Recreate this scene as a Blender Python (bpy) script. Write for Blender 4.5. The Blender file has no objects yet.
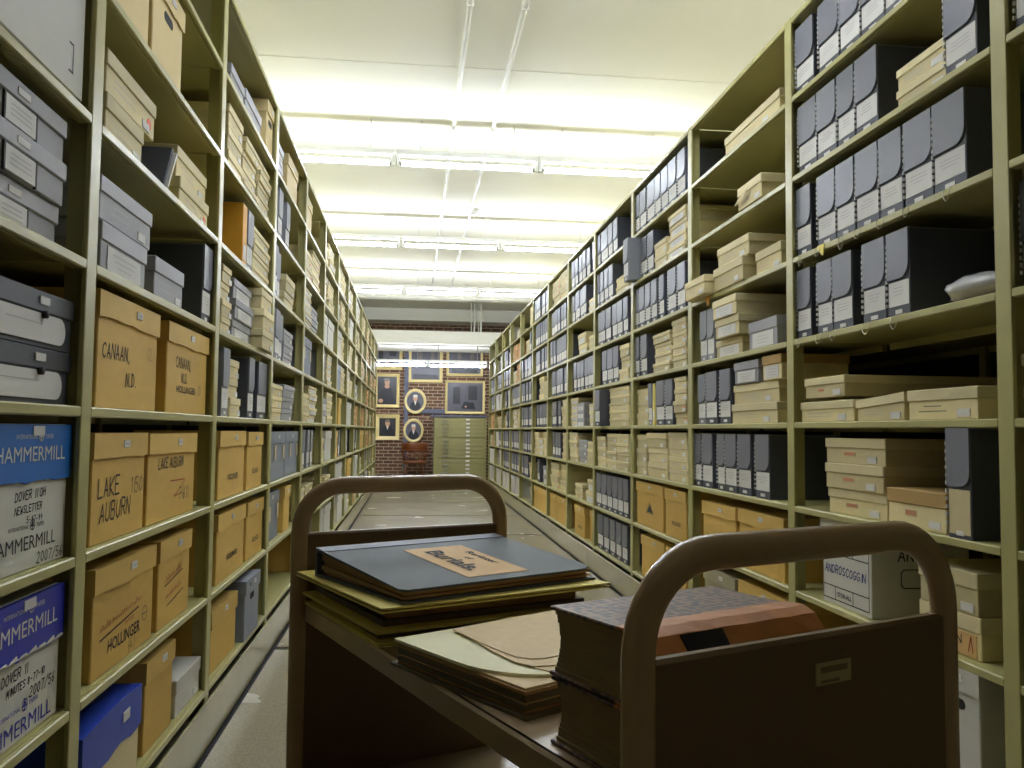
import bpy, bmesh, math, random
from mathutils import Vector, Matrix

# ------------------------------------------------------------------ camera, world, exposure
SC = bpy.context.scene
COL = SC.collection
EYE = 1.1369
cam_d = bpy.data.cameras.new('camera')
cam_d.sensor_width = 36.0
cam_d.lens = 844.24 / 1024 * 36
cam_d.clip_start = 0.05
cam_d.clip_end = 100
cam = bpy.data.objects.new('camera', cam_d)
COL.objects.link(cam)
_yaw, _pitch, _roll = 0.11594, 0.05517, 0.0103
_fw = Vector((math.sin(_yaw) * math.cos(_pitch), math.cos(_yaw) * math.cos(_pitch), math.sin(_pitch)))
_r = Vector((math.cos(_yaw), -math.sin(_yaw), 0))
_u = _r.cross(_fw)
_r2 = _r * math.cos(_roll) + _u * math.sin(_roll)
_u2 = -_r * math.sin(_roll) + _u * math.cos(_roll)
cam.matrix_world = Matrix(((_r2.x, _u2.x, -_fw.x, 0), (_r2.y, _u2.y, -_fw.y, 0), (_r2.z, _u2.z, -_fw.z, EYE), (0, 0, 0, 1)))
SC.camera = cam
world = bpy.data.worlds.new('world')
SC.world = world
world.use_nodes = True
world.node_tree.nodes['Background'].inputs[0].default_value = (0.9, 0.95, 1, 1)
world.node_tree.nodes['Background'].inputs[1].default_value = 0.0
SC.view_settings.view_transform = 'Standard'
SC.view_settings.look = 'None'
SC.view_settings.gamma = 1.0
SC.view_settings.use_curve_mapping = False
SC.view_settings.exposure = 1.5
TUBE_POWER = 26.0
TUBE_ROWS = (3.25, 7.1, 10.3, 13.86)      # fluorescent rows along the aisle
rnd = random.Random(7)

# ------------------------------------------------------------------ materials
def lin(c):
    return tuple(((v / 255) / 12.92 if v / 255 <= 0.04045 else ((v / 255 + 0.055) / 1.055) ** 2.4) for v in c)

MATS = {}
def mat(name, rgb, rough=0.6, var=0.08, scale=30.0, rand=0.0, metal=0.0, bump=0.0, stretch=(1, 1, 1), spec=0.5, coat=0.0):
    m = bpy.data.materials.new(name)
    m.use_nodes = True
    nt = m.node_tree
    b = nt.nodes['Principled BSDF']
    b.inputs['Roughness'].default_value = rough
    b.inputs['Metallic'].default_value = metal
    b.inputs['Specular IOR Level'].default_value = spec
    b.inputs['Coat Weight'].default_value = coat
    tc = nt.nodes.new('ShaderNodeTexCoord')
    mp = nt.nodes.new('ShaderNodeMapping')
    mp.inputs['Scale'].default_value = stretch
    nt.links.new(tc.outputs['Object'], mp.inputs['Vector'])
    nz = nt.nodes.new('ShaderNodeTexNoise')
    nz.inputs['Scale'].default_value = scale
    nz.inputs['Detail'].default_value = 3
    nt.links.new(mp.outputs['Vector'], nz.inputs['Vector'])
    mx = nt.nodes.new('ShaderNodeMix')
    mx.data_type = 'RGBA'
    c = lin(rgb)
    mx.inputs['A'].default_value = tuple(v * (1 - var) for v in c) + (1,)
    mx.inputs['B'].default_value = tuple(min(1, v * (1 + var)) for v in c) + (1,)
    nt.links.new(nz.outputs['Fac'], mx.inputs['Factor'])
    out = mx.outputs['Result']
    if rand > 0:
        oi = nt.nodes.new('ShaderNodeObjectInfo')
        mr = nt.nodes.new('ShaderNodeMapRange')
        mr.inputs['To Min'].default_value = 1 - rand
        mr.inputs['To Max'].default_value = 1 + rand
        nt.links.new(oi.outputs['Random'], mr.inputs['Value'])
        hs = nt.nodes.new('ShaderNodeHueSaturation')
        nt.links.new(mr.outputs['Result'], hs.inputs['Value'])
        nt.links.new(out, hs.inputs['Color'])
        out = hs.outputs['Color']
    nt.links.new(out, b.inputs['Base Color'])
    if bump > 0:
        bp = nt.nodes.new('ShaderNodeBump')
        bp.inputs['Strength'].default_value = bump
        bp.inputs['Distance'].default_value = 0.002
        nt.links.new(nz.outputs['Fac'], bp.inputs['Height'])
        nt.links.new(bp.outputs['Normal'], b.inputs['Normal'])
    MATS[name] = m
    return m

def emit(name, rgb, strength):
    m = bpy.data.materials.new(name)
    m.use_nodes = True
    b = m.node_tree.nodes['Principled BSDF']
    b.inputs['Base Color'].default_value = (0.9, 0.9, 0.9, 1)
    b.inputs['Emission Color'].default_value = lin(rgb) + (1,)
    b.inputs['Emission Strength'].default_value = strength
    MATS[name] = m
    return m

mat('olive', (180, 174, 116), 0.38, 0.04, 12)
mat('olive_kick', (174, 166, 126), 0.22, 0.07, 9, bump=0.0)
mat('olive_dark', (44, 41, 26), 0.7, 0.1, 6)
mat('doc', (80, 83, 94), 0.55, 0.08, 60, rand=0.1)
mat('doc_flap', (122, 123, 134), 0.42, 0.06, 60, rand=0.12)
mat('gdoc', (140, 142, 148), 0.6, 0.06, 60, rand=0.1)
mat('paper', (226, 224, 220), 0.7, 0.04, 40, rand=0.05)
mat('manila', (222, 206, 160), 0.7, 0.06, 30, rand=0.05)
mat('ink', (62, 60, 62), 0.7, 0.1, 60)
mat('blackink', (26, 24, 24), 0.7, 0.1, 60)
mat('greyprint', (190, 188, 186), 0.7, 0.05, 60)
mat('fadedred', (206, 138, 100), 0.7, 0.05, 60)
mat('redink', (178, 72, 40), 0.7, 0.1, 60)
mat('blueink', (40, 56, 130), 0.7, 0.1, 60)
mat('reddot', (236, 98, 60), 0.6, 0.05, 60)
mat('tan', (220, 205, 156), 0.7, 0.06, 25, rand=0.18, bump=0.05)
mat('tan_lid', (226, 212, 166), 0.68, 0.06, 25, rand=0.18, bump=0.05)
mat('brown_lid', (186, 152, 92), 0.68, 0.06, 25, rand=0.05)
mat('orange', (206, 150, 86), 0.7, 0.08, 25, rand=0.15)
mat('kraft', (218, 178, 92), 0.68, 0.09, 14, rand=0.09, bump=0.08, stretch=(1, 1, 3))
mat('kraft_lid', (224, 186, 102), 0.66, 0.08, 14, rand=0.09, bump=0.08)
mat('cream', (220, 198, 140), 0.68, 0.05, 14, rand=0.05)
mat('grey', (158, 158, 162), 0.6, 0.06, 30, rand=0.12)
mat('grey_lid', (166, 166, 172), 0.55, 0.06, 30, rand=0.12)
mat('char', (66, 69, 76), 0.5, 0.08, 40)
mat('gcarton', (140, 146, 160), 0.6, 0.06, 20, rand=0.06)
mat('white', (214, 212, 204), 0.65, 0.05, 20, rand=0.06)
mat('hwhite', (222, 220, 210), 0.6, 0.05, 20)
mat('hblue1', (26, 108, 198), 0.45, 0.08, 25)
mat('hblue2', (40, 52, 182), 0.42, 0.08, 25)
mat('blue_lid', (30, 66, 180), 0.45, 0.08, 25)
mat('yellow', (232, 168, 50), 0.6, 0.06, 25)
mat('taupe', (176, 166, 136), 0.65, 0.06, 25)
mat('ceiling', (247, 245, 233), 0.9, 0.015, 3)
mat('wallpaint', (226, 222, 204), 0.85, 0.02, 3)
mat('fixture', (236, 236, 232), 0.5, 0.02, 10)
mat('pipe', (236, 235, 226), 0.5, 0.02, 10)
mat('dark', (14, 13, 12), 0.8, 0.1, 20)
mat('cart', (178, 150, 112), 0.25, 0.06, 18, coat=0.3)
mat('cart_panel_shaded', (112, 88, 56), 0.3, 0.06, 18)  # end panels: the tubes' brown enamel, darkened to paint in their shade
mat('cart_top', (160, 138, 106), 0.25, 0.06, 12)
mat('rubber', (30, 29, 28), 0.7, 0.1, 30)
mat('steel', (170, 170, 165), 0.3, 0.05, 30, metal=0.9)
mat('sticker', (186, 176, 122), 0.5, 0.1, 60)
mat('sticker_ink', (120, 112, 70), 0.5, 0.1, 60)
mat('ledger', (92, 98, 100), 0.6, 0.22, 14, bump=0.15, spec=0.3)
mat('ledger_spine', (88, 92, 112), 0.5, 0.12, 30, bump=0.2)
mat('pages_old', (170, 134, 84), 0.8, 0.25, 20, stretch=(1, 1, 30))
mat('ledger_label', (226, 184, 124), 0.65, 0.12, 25)
mat('folder', (240, 222, 124), 0.6, 0.05, 15)
mat('folder_dark', (96, 84, 58), 0.6, 0.1, 15)
mat('sheet', (254, 248, 206), 0.65, 0.03, 12)
mat('old_sheet', (238, 212, 164), 0.7, 0.12, 60, bump=0.1)
mat('pages', (150, 130, 88), 0.85, 0.3, 14, stretch=(1, 1, 60))
mat('leather', (190, 122, 60), 0.5, 0.3, 24, bump=0.5)
mat('leather_dark', (110, 58, 28), 0.5, 0.3, 30, bump=0.4)
mat('gilt', (234, 214, 150), 0.4, 0.12, 40)
mat('oil_dark', (46, 44, 48), 0.35, 0.3, 5)
mat('oil_mid', (92, 90, 98), 0.35, 0.35, 3)
mat('skin_paint', (206, 160, 128), 0.4, 0.1, 8)
mat('coat_paint', (26, 27, 36), 0.4, 0.2, 8)
mat('white_paint', (220, 214, 202), 0.4, 0.05, 8)
mat('hair_paint', (120, 110, 100), 0.4, 0.2, 8)
mat('wood', (116, 64, 30), 0.32, 0.25, 10, stretch=(1, 1, 6))
mat('bluegrey', (98, 102, 120), 0.6, 0.05, 10)
mat('file_green', (154, 148, 98), 0.4, 0.04, 10)
mat('string', (206, 198, 176), 0.8, 0.05, 30)
emit('tube_emit', (232, 240, 255), TUBE_POWER)

def marbled():
    m = mat('marbled', (96, 74, 72), 0.5, 0.1)
    nt = m.node_tree
    b = nt.nodes['Principled BSDF']
    tc = nt.nodes.new('ShaderNodeTexCoord')
    v = nt.nodes.new('ShaderNodeTexVoronoi')
    v.inputs['Scale'].default_value = 88
    v.inputs['Randomness'].default_value = 0.55
    nt.links.new(tc.outputs['Object'], v.inputs['Vector'])
    r = nt.nodes.new('ShaderNodeValToRGB')
    r.color_ramp.elements[0].position = 0.25
    r.color_ramp.elements[0].color = lin((66, 50, 44)) + (1,)
    r.color_ramp.elements[1].position = 0.55
    r.color_ramp.elements[1].color = lin((124, 92, 66)) + (1,)
    nt.links.new(v.outputs['Distance'], r.inputs['Fac'])
    nt.links.new(r.outputs['Color'], b.inputs['Base Color'])
marbled()

def floor_mat():
    m = mat('terrazzo', (146, 138, 112), 0.3, 0.05, 90)
    nt = m.node_tree
    b = nt.nodes['Principled BSDF']
    src = b.inputs['Base Color'].links[0].from_socket
    tc = nt.nodes.new('ShaderNodeTexCoord')
    v = nt.nodes.new('ShaderNodeTexVoronoi')
    v.inputs['Scale'].default_value = 130
    nt.links.new(tc.outputs['Object'], v.inputs['Vector'])
    mr = nt.nodes.new('ShaderNodeMapRange')
    mr.inputs['From Max'].default_value = 0.6
    mr.inputs['To Min'].default_value = 0.78
    mr.inputs['To Max'].default_value = 1.14
    nt.links.new(v.outputs['Distance'], mr.inputs['Value'])
    hs = nt.nodes.new('ShaderNodeHueSaturation')
    nt.links.new(src, hs.inputs['Color'])
    nt.links.new(mr.outputs['Result'], hs.inputs['Value'])
    nt.links.new(hs.outputs['Color'], b.inputs['Base Color'])
    n2 = nt.nodes.new('ShaderNodeTexNoise')
    n2.inputs['Scale'].default_value = 2.2
    nt.links.new(tc.outputs['Object'], n2.inputs['Vector'])
    m2 = nt.nodes.new('ShaderNodeMapRange')
    m2.inputs['To Min'].default_value = 0.22
    m2.inputs['To Max'].default_value = 0.30
    nt.links.new(n2.outputs['Fac'], m2.inputs['Value'])
    nt.links.new(m2.outputs['Result'], b.inputs['Roughness'])
floor_mat()

def brick_mat():
    m = bpy.data.materials.new('brickwork')
    m.use_nodes = True
    nt = m.node_tree
    b = nt.nodes['Principled BSDF']
    b.inputs['Roughness'].default_value = 0.85
    tc = nt.nodes.new('ShaderNodeTexCoord')
    sx = nt.nodes.new('ShaderNodeSeparateXYZ')
    cx = nt.nodes.new('ShaderNodeCombineXYZ')
    nt.links.new(tc.outputs['Object'], sx.inputs[0])
    nt.links.new(sx.outputs['X'], cx.inputs['X'])
    nt.links.new(sx.outputs['Z'], cx.inputs['Y'])
    br = nt.nodes.new('ShaderNodeTexBrick')
    br.inputs['Scale'].default_value = 1.0
    br.inputs['Brick Width'].default_value = 0.215
    br.inputs['Row Height'].default_value = 0.075
    br.inputs['Mortar Size'].default_value = 0.009
    br.inputs['Color1'].default_value = lin((120, 82, 64)) + (1,)
    br.inputs['Color2'].default_value = lin((90, 62, 52)) + (1,)
    br.inputs['Mortar'].default_value = lin((182, 164, 132)) + (1,)
    nt.links.new(cx.outputs[0], br.inputs['Vector'])
    nt.links.new(br.outputs['Color'], b.inputs['Base Color'])
    bp = nt.nodes.new('ShaderNodeBump')
    bp.inputs['Strength'].default_value = 0.6
    bp.inputs['Distance'].default_value = 0.01
    bp.invert = True
    nt.links.new(br.outputs['Fac'], bp.inputs['Height'])
    nt.links.new(bp.outputs['Normal'], b.inputs['Normal'])
    MATS['brickwork'] = m
brick_mat()

def plastic_mat():
    m = mat('plastic', (228, 228, 230), 0.15, 0.06, 40, bump=0.3)
    m.node_tree.nodes['Principled BSDF'].inputs['Transmission Weight'].default_value = 0.35
plastic_mat()

# ------------------------------------------------------------------ mesh building
class MB:
    def __init__(s):
        s.v, s.f, s.m, s.names, s.sm = [], [], [], [], []
    def mi(s, name):
        if name not in s.names:
            s.names.append(name)
        return s.names.index(name)
    def add(s, vs, fs, m, smooth=False):
        o = len(s.v)
        s.v.extend(vs)
        k = s.mi(m)
        for f in fs:
            s.f.append(tuple(i + o for i in f))
            s.m.append(k)
            s.sm.append(smooth)
    def box(s, x0, x1, y0, y1, z0, z1, m, c=0.0):
        if c <= 0:
            vs = [(x, y, z) for x in (x0, x1) for y in (y0, y1) for z in (z0, z1)]
            s.add(vs, [(0, 1, 3, 2), (4, 6, 7, 5), (0, 4, 5, 1), (2, 3, 7, 6), (0, 2, 6, 4), (1, 5, 7, 3)], m)
            return
        X, Y, Z = (x0, x1), (y0, y1), (z0, z1)
        vs, idx = [], {}
        for i in (0, 1):
            for j in (0, 1):
                for k in (0, 1):
                    sx, sy, sz = (c if i == 0 else -c), (c if j == 0 else -c), (c if k == 0 else -c)
                    for a in range(3):
                        p = [X[i] + sx, Y[j] + sy, Z[k] + sz]
                        p[a] = (X[i], Y[j], Z[k])[a]
                        idx[(i, j, k, a)] = len(vs)
                        vs.append(tuple(p))
        fs = []
        for a in range(3):
            for e in (0, 1):
                b_, c_ = (a + 1) % 3, (a + 2) % 3
                q = []
                for (p, r) in ((0, 0), (1, 0), (1, 1), (0, 1)):
                    t = [0, 0, 0]
                    t[a], t[b_], t[c_] = e, p, r
                    q.append(idx[tuple(t) + (a,)])
                fs.append(tuple(q if e else q[::-1]))
        for a in range(3):
            b_, c_ = (a + 1) % 3, (a + 2) % 3
            for p in (0, 1):
                for r in (0, 1):
                    t0, t1 = [0, 0, 0], [0, 0, 0]
                    t0[a], t1[a] = 0, 1
                    t0[b_] = t1[b_] = p
                    t0[c_] = t1[c_] = r
                    q = (idx[tuple(t0) + (b_,)], idx[tuple(t1) + (b_,)], idx[tuple(t1) + (c_,)], idx[tuple(t0) + (c_,)])
                    fs.append(q if p == r else q[::-1])
        for i in (0, 1):
            for j in (0, 1):
                for k in (0, 1):
                    q = tuple(idx[(i, j, k, a)] for a in range(3))
                    fs.append(q if (i + j + k) % 2 else q[::-1])
        s.add(vs, fs, m)
    def prism(s, pts, y0, y1, m, axis='y'):
        """extrude polygon pts (counter-clockwise seen from -axis side) between y0 and y1"""
        n = len(pts)
        if axis == 'y':
            vs = [(p[0], y0, p[1]) for p in pts] + [(p[0], y1, p[1]) for p in pts]
        elif axis == 'z':
            vs = [(p[0], p[1], y1) for p in pts] + [(p[0], p[1], y0) for p in pts]
        else:
            vs = [(y1, p[0], p[1]) for p in pts] + [(y0, p[0], p[1]) for p in pts]
        fs = [tuple(range(n)), tuple(range(2 * n - 1, n - 1, -1))]
        for i in range(n):
            j = (i + 1) % n
            fs.append((i, i + n, j + n, j))
        s.add(vs, fs, m)
    def tube(s, path, ra, rb=None, m='cart', n=10, up=Vector((0, 0, 1)), closed=False, caps=True):
        rb = ra if rb is None else rb
        P = [Vector(p) for p in path]
        vs, fs = [], []
        N = len(P)
        for i, p in enumerate(P):
            if closed:
                t = P[(i + 1) % N] - P[i - 1]
            else:
                t = P[min(i + 1, N - 1)] - P[max(i - 1, 0)]
            t.normalize()
            a = up.cross(t)
            if a.length < 1e-4:
                a = Vector((1, 0, 0)).cross(t)
                if a.length < 1e-4:
                    a = Vector((0, 1, 0)).cross(t)
            a.normalize()
            b = t.cross(a)
            rr = ra[i] if isinstance(ra, (list, tuple)) else ra
            r2 = rb[i] if isinstance(rb, (list, tuple)) else rb
            for k in range(n):
                an = 2 * math.pi * k / n
                vs.append(tuple(p + a * (math.cos(an) * rr) + b * (math.sin(an) * r2)))
        for i in range(N if closed else N - 1):
            j = (i + 1) % N
            for k in range(n):
                l = (k + 1) % n
                fs.append((i * n + k, i * n + l, j * n + l, j * n + k))
        if caps and not closed:
            fs.append(tuple(range(n - 1, -1, -1)))
            fs.append(tuple((N - 1) * n + k for k in range(n)))
        s.add(vs, fs, m, True)
    def stroke(s, pts, w, y, m):
        """flat ribbon in the xz plane facing -y"""
        for (a, b) in zip(pts[:-1], pts[1:]):
            d = Vector((b[0] - a[0], b[1] - a[1]))
            if d.length < 1e-6:
                continue
            d.normalize()
            nx, nz = -d.y * w / 2, d.x * w / 2
            ex, ez = d.x * w / 3, d.y * w / 3
            vs = [(a[0] - ex - nx, y, a[1] - ez - nz), (b[0] + ex - nx, y, b[1] + ez - nz),
                  (b[0] + ex + nx, y, b[1] + ez + nz), (a[0] - ex + nx, y, a[1] - ez + nz)]
            s.add(vs, [(0, 1, 2, 3)], m)
    def quad(s, x0, x1, z0, z1, y, m):
        s.add([(x0, y, z0), (x1, y, z0), (x1, y, z1), (x0, y, z1)], [(0, 1, 2, 3)], m)
    def mesh(s, name):
        me = bpy.data.meshes.new(name)
        me.from_pydata(s.v, [], s.f)
        for nm in s.names:
            me.materials.append(MATS[nm])
        me.polygons.foreach_set('material_index', s.m)
        me.polygons.foreach_set('use_smooth', s.sm)
        me.update()
        return me

def obj(name, me, parent=None, loc=(0, 0, 0), rz=0.0):
    o = bpy.data.objects.new(name, me)
    COL.objects.link(o)
    o.location = loc
    o.rotation_euler = (0, 0, rz)
    if parent is not None:
        o.parent = parent
    return o
def tag(o, label, cat, group=None):
    o['label'] = label
    o['category'] = cat
    if group:
        o['group'] = group
    return o
def struct(o):
    o['kind'] = 'structure'
    return o

# hand lettering: strokes on a 4 x 6 grid
GL = {
 'A': [[(0, 0), (2, 6), (4, 0)], [(.8, 2.2), (3.2, 2.2)]],
 'B': [[(0, 0), (0, 6), (3, 6), (3.6, 4.6), (2.8, 3.2), (0, 3.2)], [(2.8, 3.2), (4, 1.8), (3, 0), (0, 0)]],
 'C': [[(4, 5), (2.5, 6), (.6, 5), (0, 3), (.6, 1), (2.5, 0), (4, 1)]],
 'D': [[(0, 0), (0, 6), (2.5, 5.7), (4, 3.4), (3, .8), (0, 0)]],
 'E': [[(4, 6), (0, 6), (0, 0), (4, 0)], [(0, 3.1), (3, 3.1)]],
 'G': [[(4, 5), (2.5, 6), (.6, 5), (0, 3), (.6, 1), (2.5, 0), (4, 1), (4, 2.8), (2.4, 2.8)]],
 'H': [[(0, 0), (0, 6)], [(4, 0), (4, 6)], [(0, 3), (4, 3)]],
 'I': [[(2, 0), (2, 6)]],
 'J': [[(4, 6), (4, 1), (2.5, 0), (.6, .8)]],
 'K': [[(0, 0), (0, 6)], [(4, 6), (0, 2.6), (4, 0)]],
 'L': [[(0, 6), (0, 0), (4, 0)]],
 'M': [[(0, 0), (.4, 6), (2, 2), (3.6, 6), (4, 0)]],
 'N': [[(0, 0), (0, 6), (4, 0), (4, 6)]],
 'O': [[(2, 6), (.4, 5), (0, 3), (.5, .8), (2, 0), (3.6, .8), (4, 3), (3.5, 5.2), (2, 6)]],
 'R': [[(0, 0), (0, 6), (3, 6), (3.8, 4.6), (3, 3.1), (0, 3)], [(1.6, 3), (4, 0)]],
 'S': [[(3.8, 5.2), (2.2, 6), (.4, 5), (.8, 3.5), (3.4, 2.5), (3.6, .9), (2, 0), (.2, .8)]],
 'T': [[(0, 6), (4, 6)], [(2, 6), (2, 0)]],
 'U': [[(0, 6), (.2, 1), (2, 0), (3.8, 1), (4, 6)]],
 'V': [[(0, 6), (2, 0), (4, 6)]],
 'W': [[(0, 6), (.9, 0), (2, 4), (3.1, 0), (4, 6)]],
 'Y': [[(0, 6), (2, 3), (4, 6)], [(2, 3), (2, 0)]],
 '/': [[(0, -.6), (4, 6.6)]], '.': [[(.5, 0), (1, .3)]], ',': [[(1, .5), (.6, -.9)]], '-': [[(.6, 3), (3.4, 3)]],
 '(': [[(3, 6.4), (1.6, 4), (1.6, 2), (3, -.4)]], ')': [[(1, 6.4), (2.4, 4), (2.4, 2), (1, -.4)]],
 '0': [[(2, 6), (.4, 4.6), (.4, 1.4), (2, 0), (3.6, 1.4), (3.6, 4.6), (2, 6)]],
 '1': [[(1, 4.8), (2, 6), (2, 0)]],
 '2': [[(.3, 4.8), (1.6, 6), (3.5, 5), (3, 3.2), (0, 0), (4, 0)]],
 '5': [[(3.6, 6), (.6, 6), (.4, 3.4), (2.6, 3.6), (3.8, 2), (2.6, 0), (.2, .6)]],
 '6': [[(3.2, 6), (.8, 3.4), (.4, 1.4), (2, 0), (3.6, 1.4), (2.4, 3), (.7, 2)]],
 '7': [[(.2, 6), (4, 6), (1.4, 0)]],
 '4': [[(2.6, 6), (.2, 2), (4, 2)], [(3, 4), (3, 0)]],
 '8': [[(2, 3.2), (.6, 4.5), (2, 6), (3.4, 4.5), (2, 3.2), (.3, 1.5), (2, 0), (3.7, 1.5), (2, 3.2)]],
 '9': [[(3.4, 4.4), (2, 3), (.5, 4.4), (1.8, 6), (3.4, 4.8), (3, 0)]],
}
def hand(mb, text, x, z, size, y, m, w=None, slant=0.12, seed=1, rise=0.0):
    r = random.Random(seed)
    w = w or size * 0.1
    cx = x
    for ch in text:
        if ch == ' ':
            cx += size * 0.5
            continue
        jz = r.uniform(-.05, .05) * size
        k = size / 6.0
        for st in GL.get(ch, []):
            pts = [(cx + (px + slant * pz + r.uniform(-.15, .15)) * k * 0.92, z + jz + rise * (cx - x) + (pz + r.uniform(-.15, .15)) * k) for (px, pz) in st]
            mb.stroke(pts, w, y, m)
        cx += size * 0.86 * (0.55 if ch in 'I.,1()' else 1)
    return cx

def scribble(mb, x, z, length, size, y, m, w, seed, rise=0.0):
    r = random.Random(seed)
    n = int(length / (size * 0.3))
    pts = []
    for i in range(n):
        t = i / max(1, n - 1)
        pts.append((x + t * length + r.uniform(-.1, .1) * size, z + rise * t * length + (size if i % 2 else 0) * r.uniform(0.3, 1.0)))
        if r.random() < 0.14 and len(pts) > 3:
            mb.stroke(pts, w, y, m)
            pts = []
    if len(pts) > 1:
        mb.stroke(pts, w, y, m)

_tcache = {}
def type_mesh(text, bold=0.0):
    key = (text, bold)
    if key in _tcache:
        return _tcache[key]
    cu = bpy.data.curves.new('lettering', 'FONT')
    cu.body = text
    cu.size = 1.0
    cu.resolution_u = 2
    cu.offset = bold
    o = bpy.data.objects.new('lettering', cu)
    COL.objects.link(o)
    bpy.context.view_layer.update()
    me = bpy.data.meshes.new_from_object(o.evaluated_get(bpy.context.evaluated_depsgraph_get()))
    vs = [tuple(v.co) for v in me.vertices]
    fs = [tuple(p.vertices) for p in me.polygons]
    bpy.data.objects.remove(o)
    bpy.data.curves.remove(cu)
    bpy.data.meshes.remove(me)
    _tcache[key] = (vs, fs)
    return vs, fs
def typed(mb, text, x, z, width, y, m, bold=0.0, height=None, rise=0.0):
    vs, fs = type_mesh(text, bold)
    x0 = min(v[0] for v in vs); x1 = max(v[0] for v in vs)
    z0 = min(v[1] for v in vs); z1 = max(v[1] for v in vs)
    k = width / (x1 - x0)
    kz = k if height is None else height / (z1 - z0)
    mb.add([(x + (v[0] - x0) * k, y, z + (v[1] - z0) * kz + rise * (v[0] - x0) * k) for v in vs], fs, m)

# ------------------------------------------------------------------ dimensions
BAY = 1.2192
NB = 13                       # bays, the nearest one lies partly behind the camera
XR, XL = 1.4773, 0.7173
Y0 = 1.96256
PITCH = 0.32449
def sz(k):                    # top surface of shelf k, k = 0 is the one at eye level
    return EYE + 0.0353 + 0.008 + PITCH * k
DEPTH = 0.84
YEND = Y0 + BAY * (NB - 1)
ROOM_X0, ROOM_X1, ROOM_Y0, ROOM_Y1, CEIL = -1.66, 2.42, -4.0, 19.0, 3.76

# ------------------------------------------------------------------ the room
def slab(name, x0, x1, y0, y1, z0, z1, m):
    b = MB()
    b.box(x0, x1, y0, y1, z0, z1, m)
    return struct(obj(name, b.mesh(name)))

fl = slab('floor', ROOM_X0, ROOM_X1, ROOM_Y0, ROOM_Y1, -0.10, -0.012, 'dark')
seams = [ROOM_Y0, -2.4, -0.05, 2.25, 4.55, 6.95, 9.24, 11.38, 13.45, 16.1, ROOM_Y1]
for a, b_ in zip(seams[:-1], seams[1:]):
    g = 0.03
    for (xa, xb) in ((-XL + 0.030, XR - 0.034), (ROOM_X0, -XL - 0.0), (XR, ROOM_X1)):
        m = MB()
        m.box(xa, xb, a + g, b_ - g, -0.012, 0.0, 'terrazzo')
        obj('floor_panel', m.mesh('floor_panel'), fl)
    m = MB()
    m.box(-XL + 0.030, XR - 0.034, a - 0.006, a + 0.006, -0.012, -0.004, 'olive_dark')
    obj('floor_rail', m.mesh('floor_rail'), fl)
slab('ceiling', ROOM_X0, ROOM_X1, ROOM_Y0, ROOM_Y1, CEIL, CEIL + 0.1, 'ceiling')
slab('wall_left', ROOM_X0 - 0.1, ROOM_X0, ROOM_Y0, ROOM_Y1, 0, CEIL, 'wallpaint')
slab('wall_right', ROOM_X1, ROOM_X1 + 0.1, ROOM_Y0, ROOM_Y1, 0, CEIL, 'wallpaint')
slab('wall_front', ROOM_X0, ROOM_X1, ROOM_Y0 - 0.1, ROOM_Y0, 0, CEIL, 'brickwork')
slab('wall_back', ROOM_X0, ROOM_X1, ROOM_Y1, ROOM_Y1 + 0.1, 0, CEIL, 'brickwork')
slab('trim_1', ROOM_X0, ROOM_X1, 17.0, 18.75, 2.862, 3.125, 'ceiling')            # boxed-in soffit before the far wall
slab('trim_2', ROOM_X0, ROOM_X1, 18.3, ROOM_Y1, 3.5, CEIL, 'ceiling')
slab('trim_3', ROOM_X0, ROOM_X1, 5.98, 6.0, CEIL - 0.004, CEIL, 'ceiling')
slab('trim_4', ROOM_X0, ROOM_X1, 16.2, 16.5, CEIL - 0.10, CEIL, 'ceiling')
slab('trim_5', -0.21, -0.12, 18.93, ROOM_Y1, 0, 2.86, 'bluegrey')                  # painted pipe chase on the brick
slab('trim_6', -0.12, 0.70, 18.96, ROOM_Y1, 1.50, 1.60, 'bluegrey')
# conduits along the ceiling with clips
for i, x in enumerate((0.303, 0.64)):
    t = obj('ceiling_conduit', None)
    t.location = (x, 0, CEIL)
    tag(t, ('white conduit pipe on the ceiling nearer the left rack', 'white conduit pipe on the ceiling nearer the right rack')[i], 'pipe', 'ceiling conduits')
    b = MB()
    b.tube([(0, ROOM_Y0 + 0.1, -0.03), (0, 16.1, -0.03)], 0.017, m='pipe', n=10)
    obj('pipe', b.mesh('pipe'), t)
    b = MB()
    b.box(-0.022, 0.022, -0.008, 0.008, -0.049, 0, 'pipe', 0.002)
    cl = b.mesh('pipe_clip')
    for y in (3.2, 5.0, 6.9, 8.8, 9.3 + 0.3 * i, 11.2, 13.0, 14.9):
        obj('pipe_clip', cl, t, (0, y, 0))
# smoke detector on the ceiling
sd = tag(obj('smoke_detector', None, None, (0.668, 9.92, CEIL)), 'small round white smoke detector on the ceiling beside the conduit', 'detector')
b = MB()
b.tube([(0, 0, 0), (0, 0, -0.03)], 0.075, m='fixture', n=18)
obj('base', b.mesh('base'), sd)
b = MB()
b.tube([(0, 0, -0.03), (0, 0, -0.055), (0, 0, -0.065)], [0.055, 0.05, 0.03], [0.055, 0.05, 0.03], m='fixture', n=18)
obj('sensor_cap', b.mesh('sensor_cap'), sd)
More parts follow.
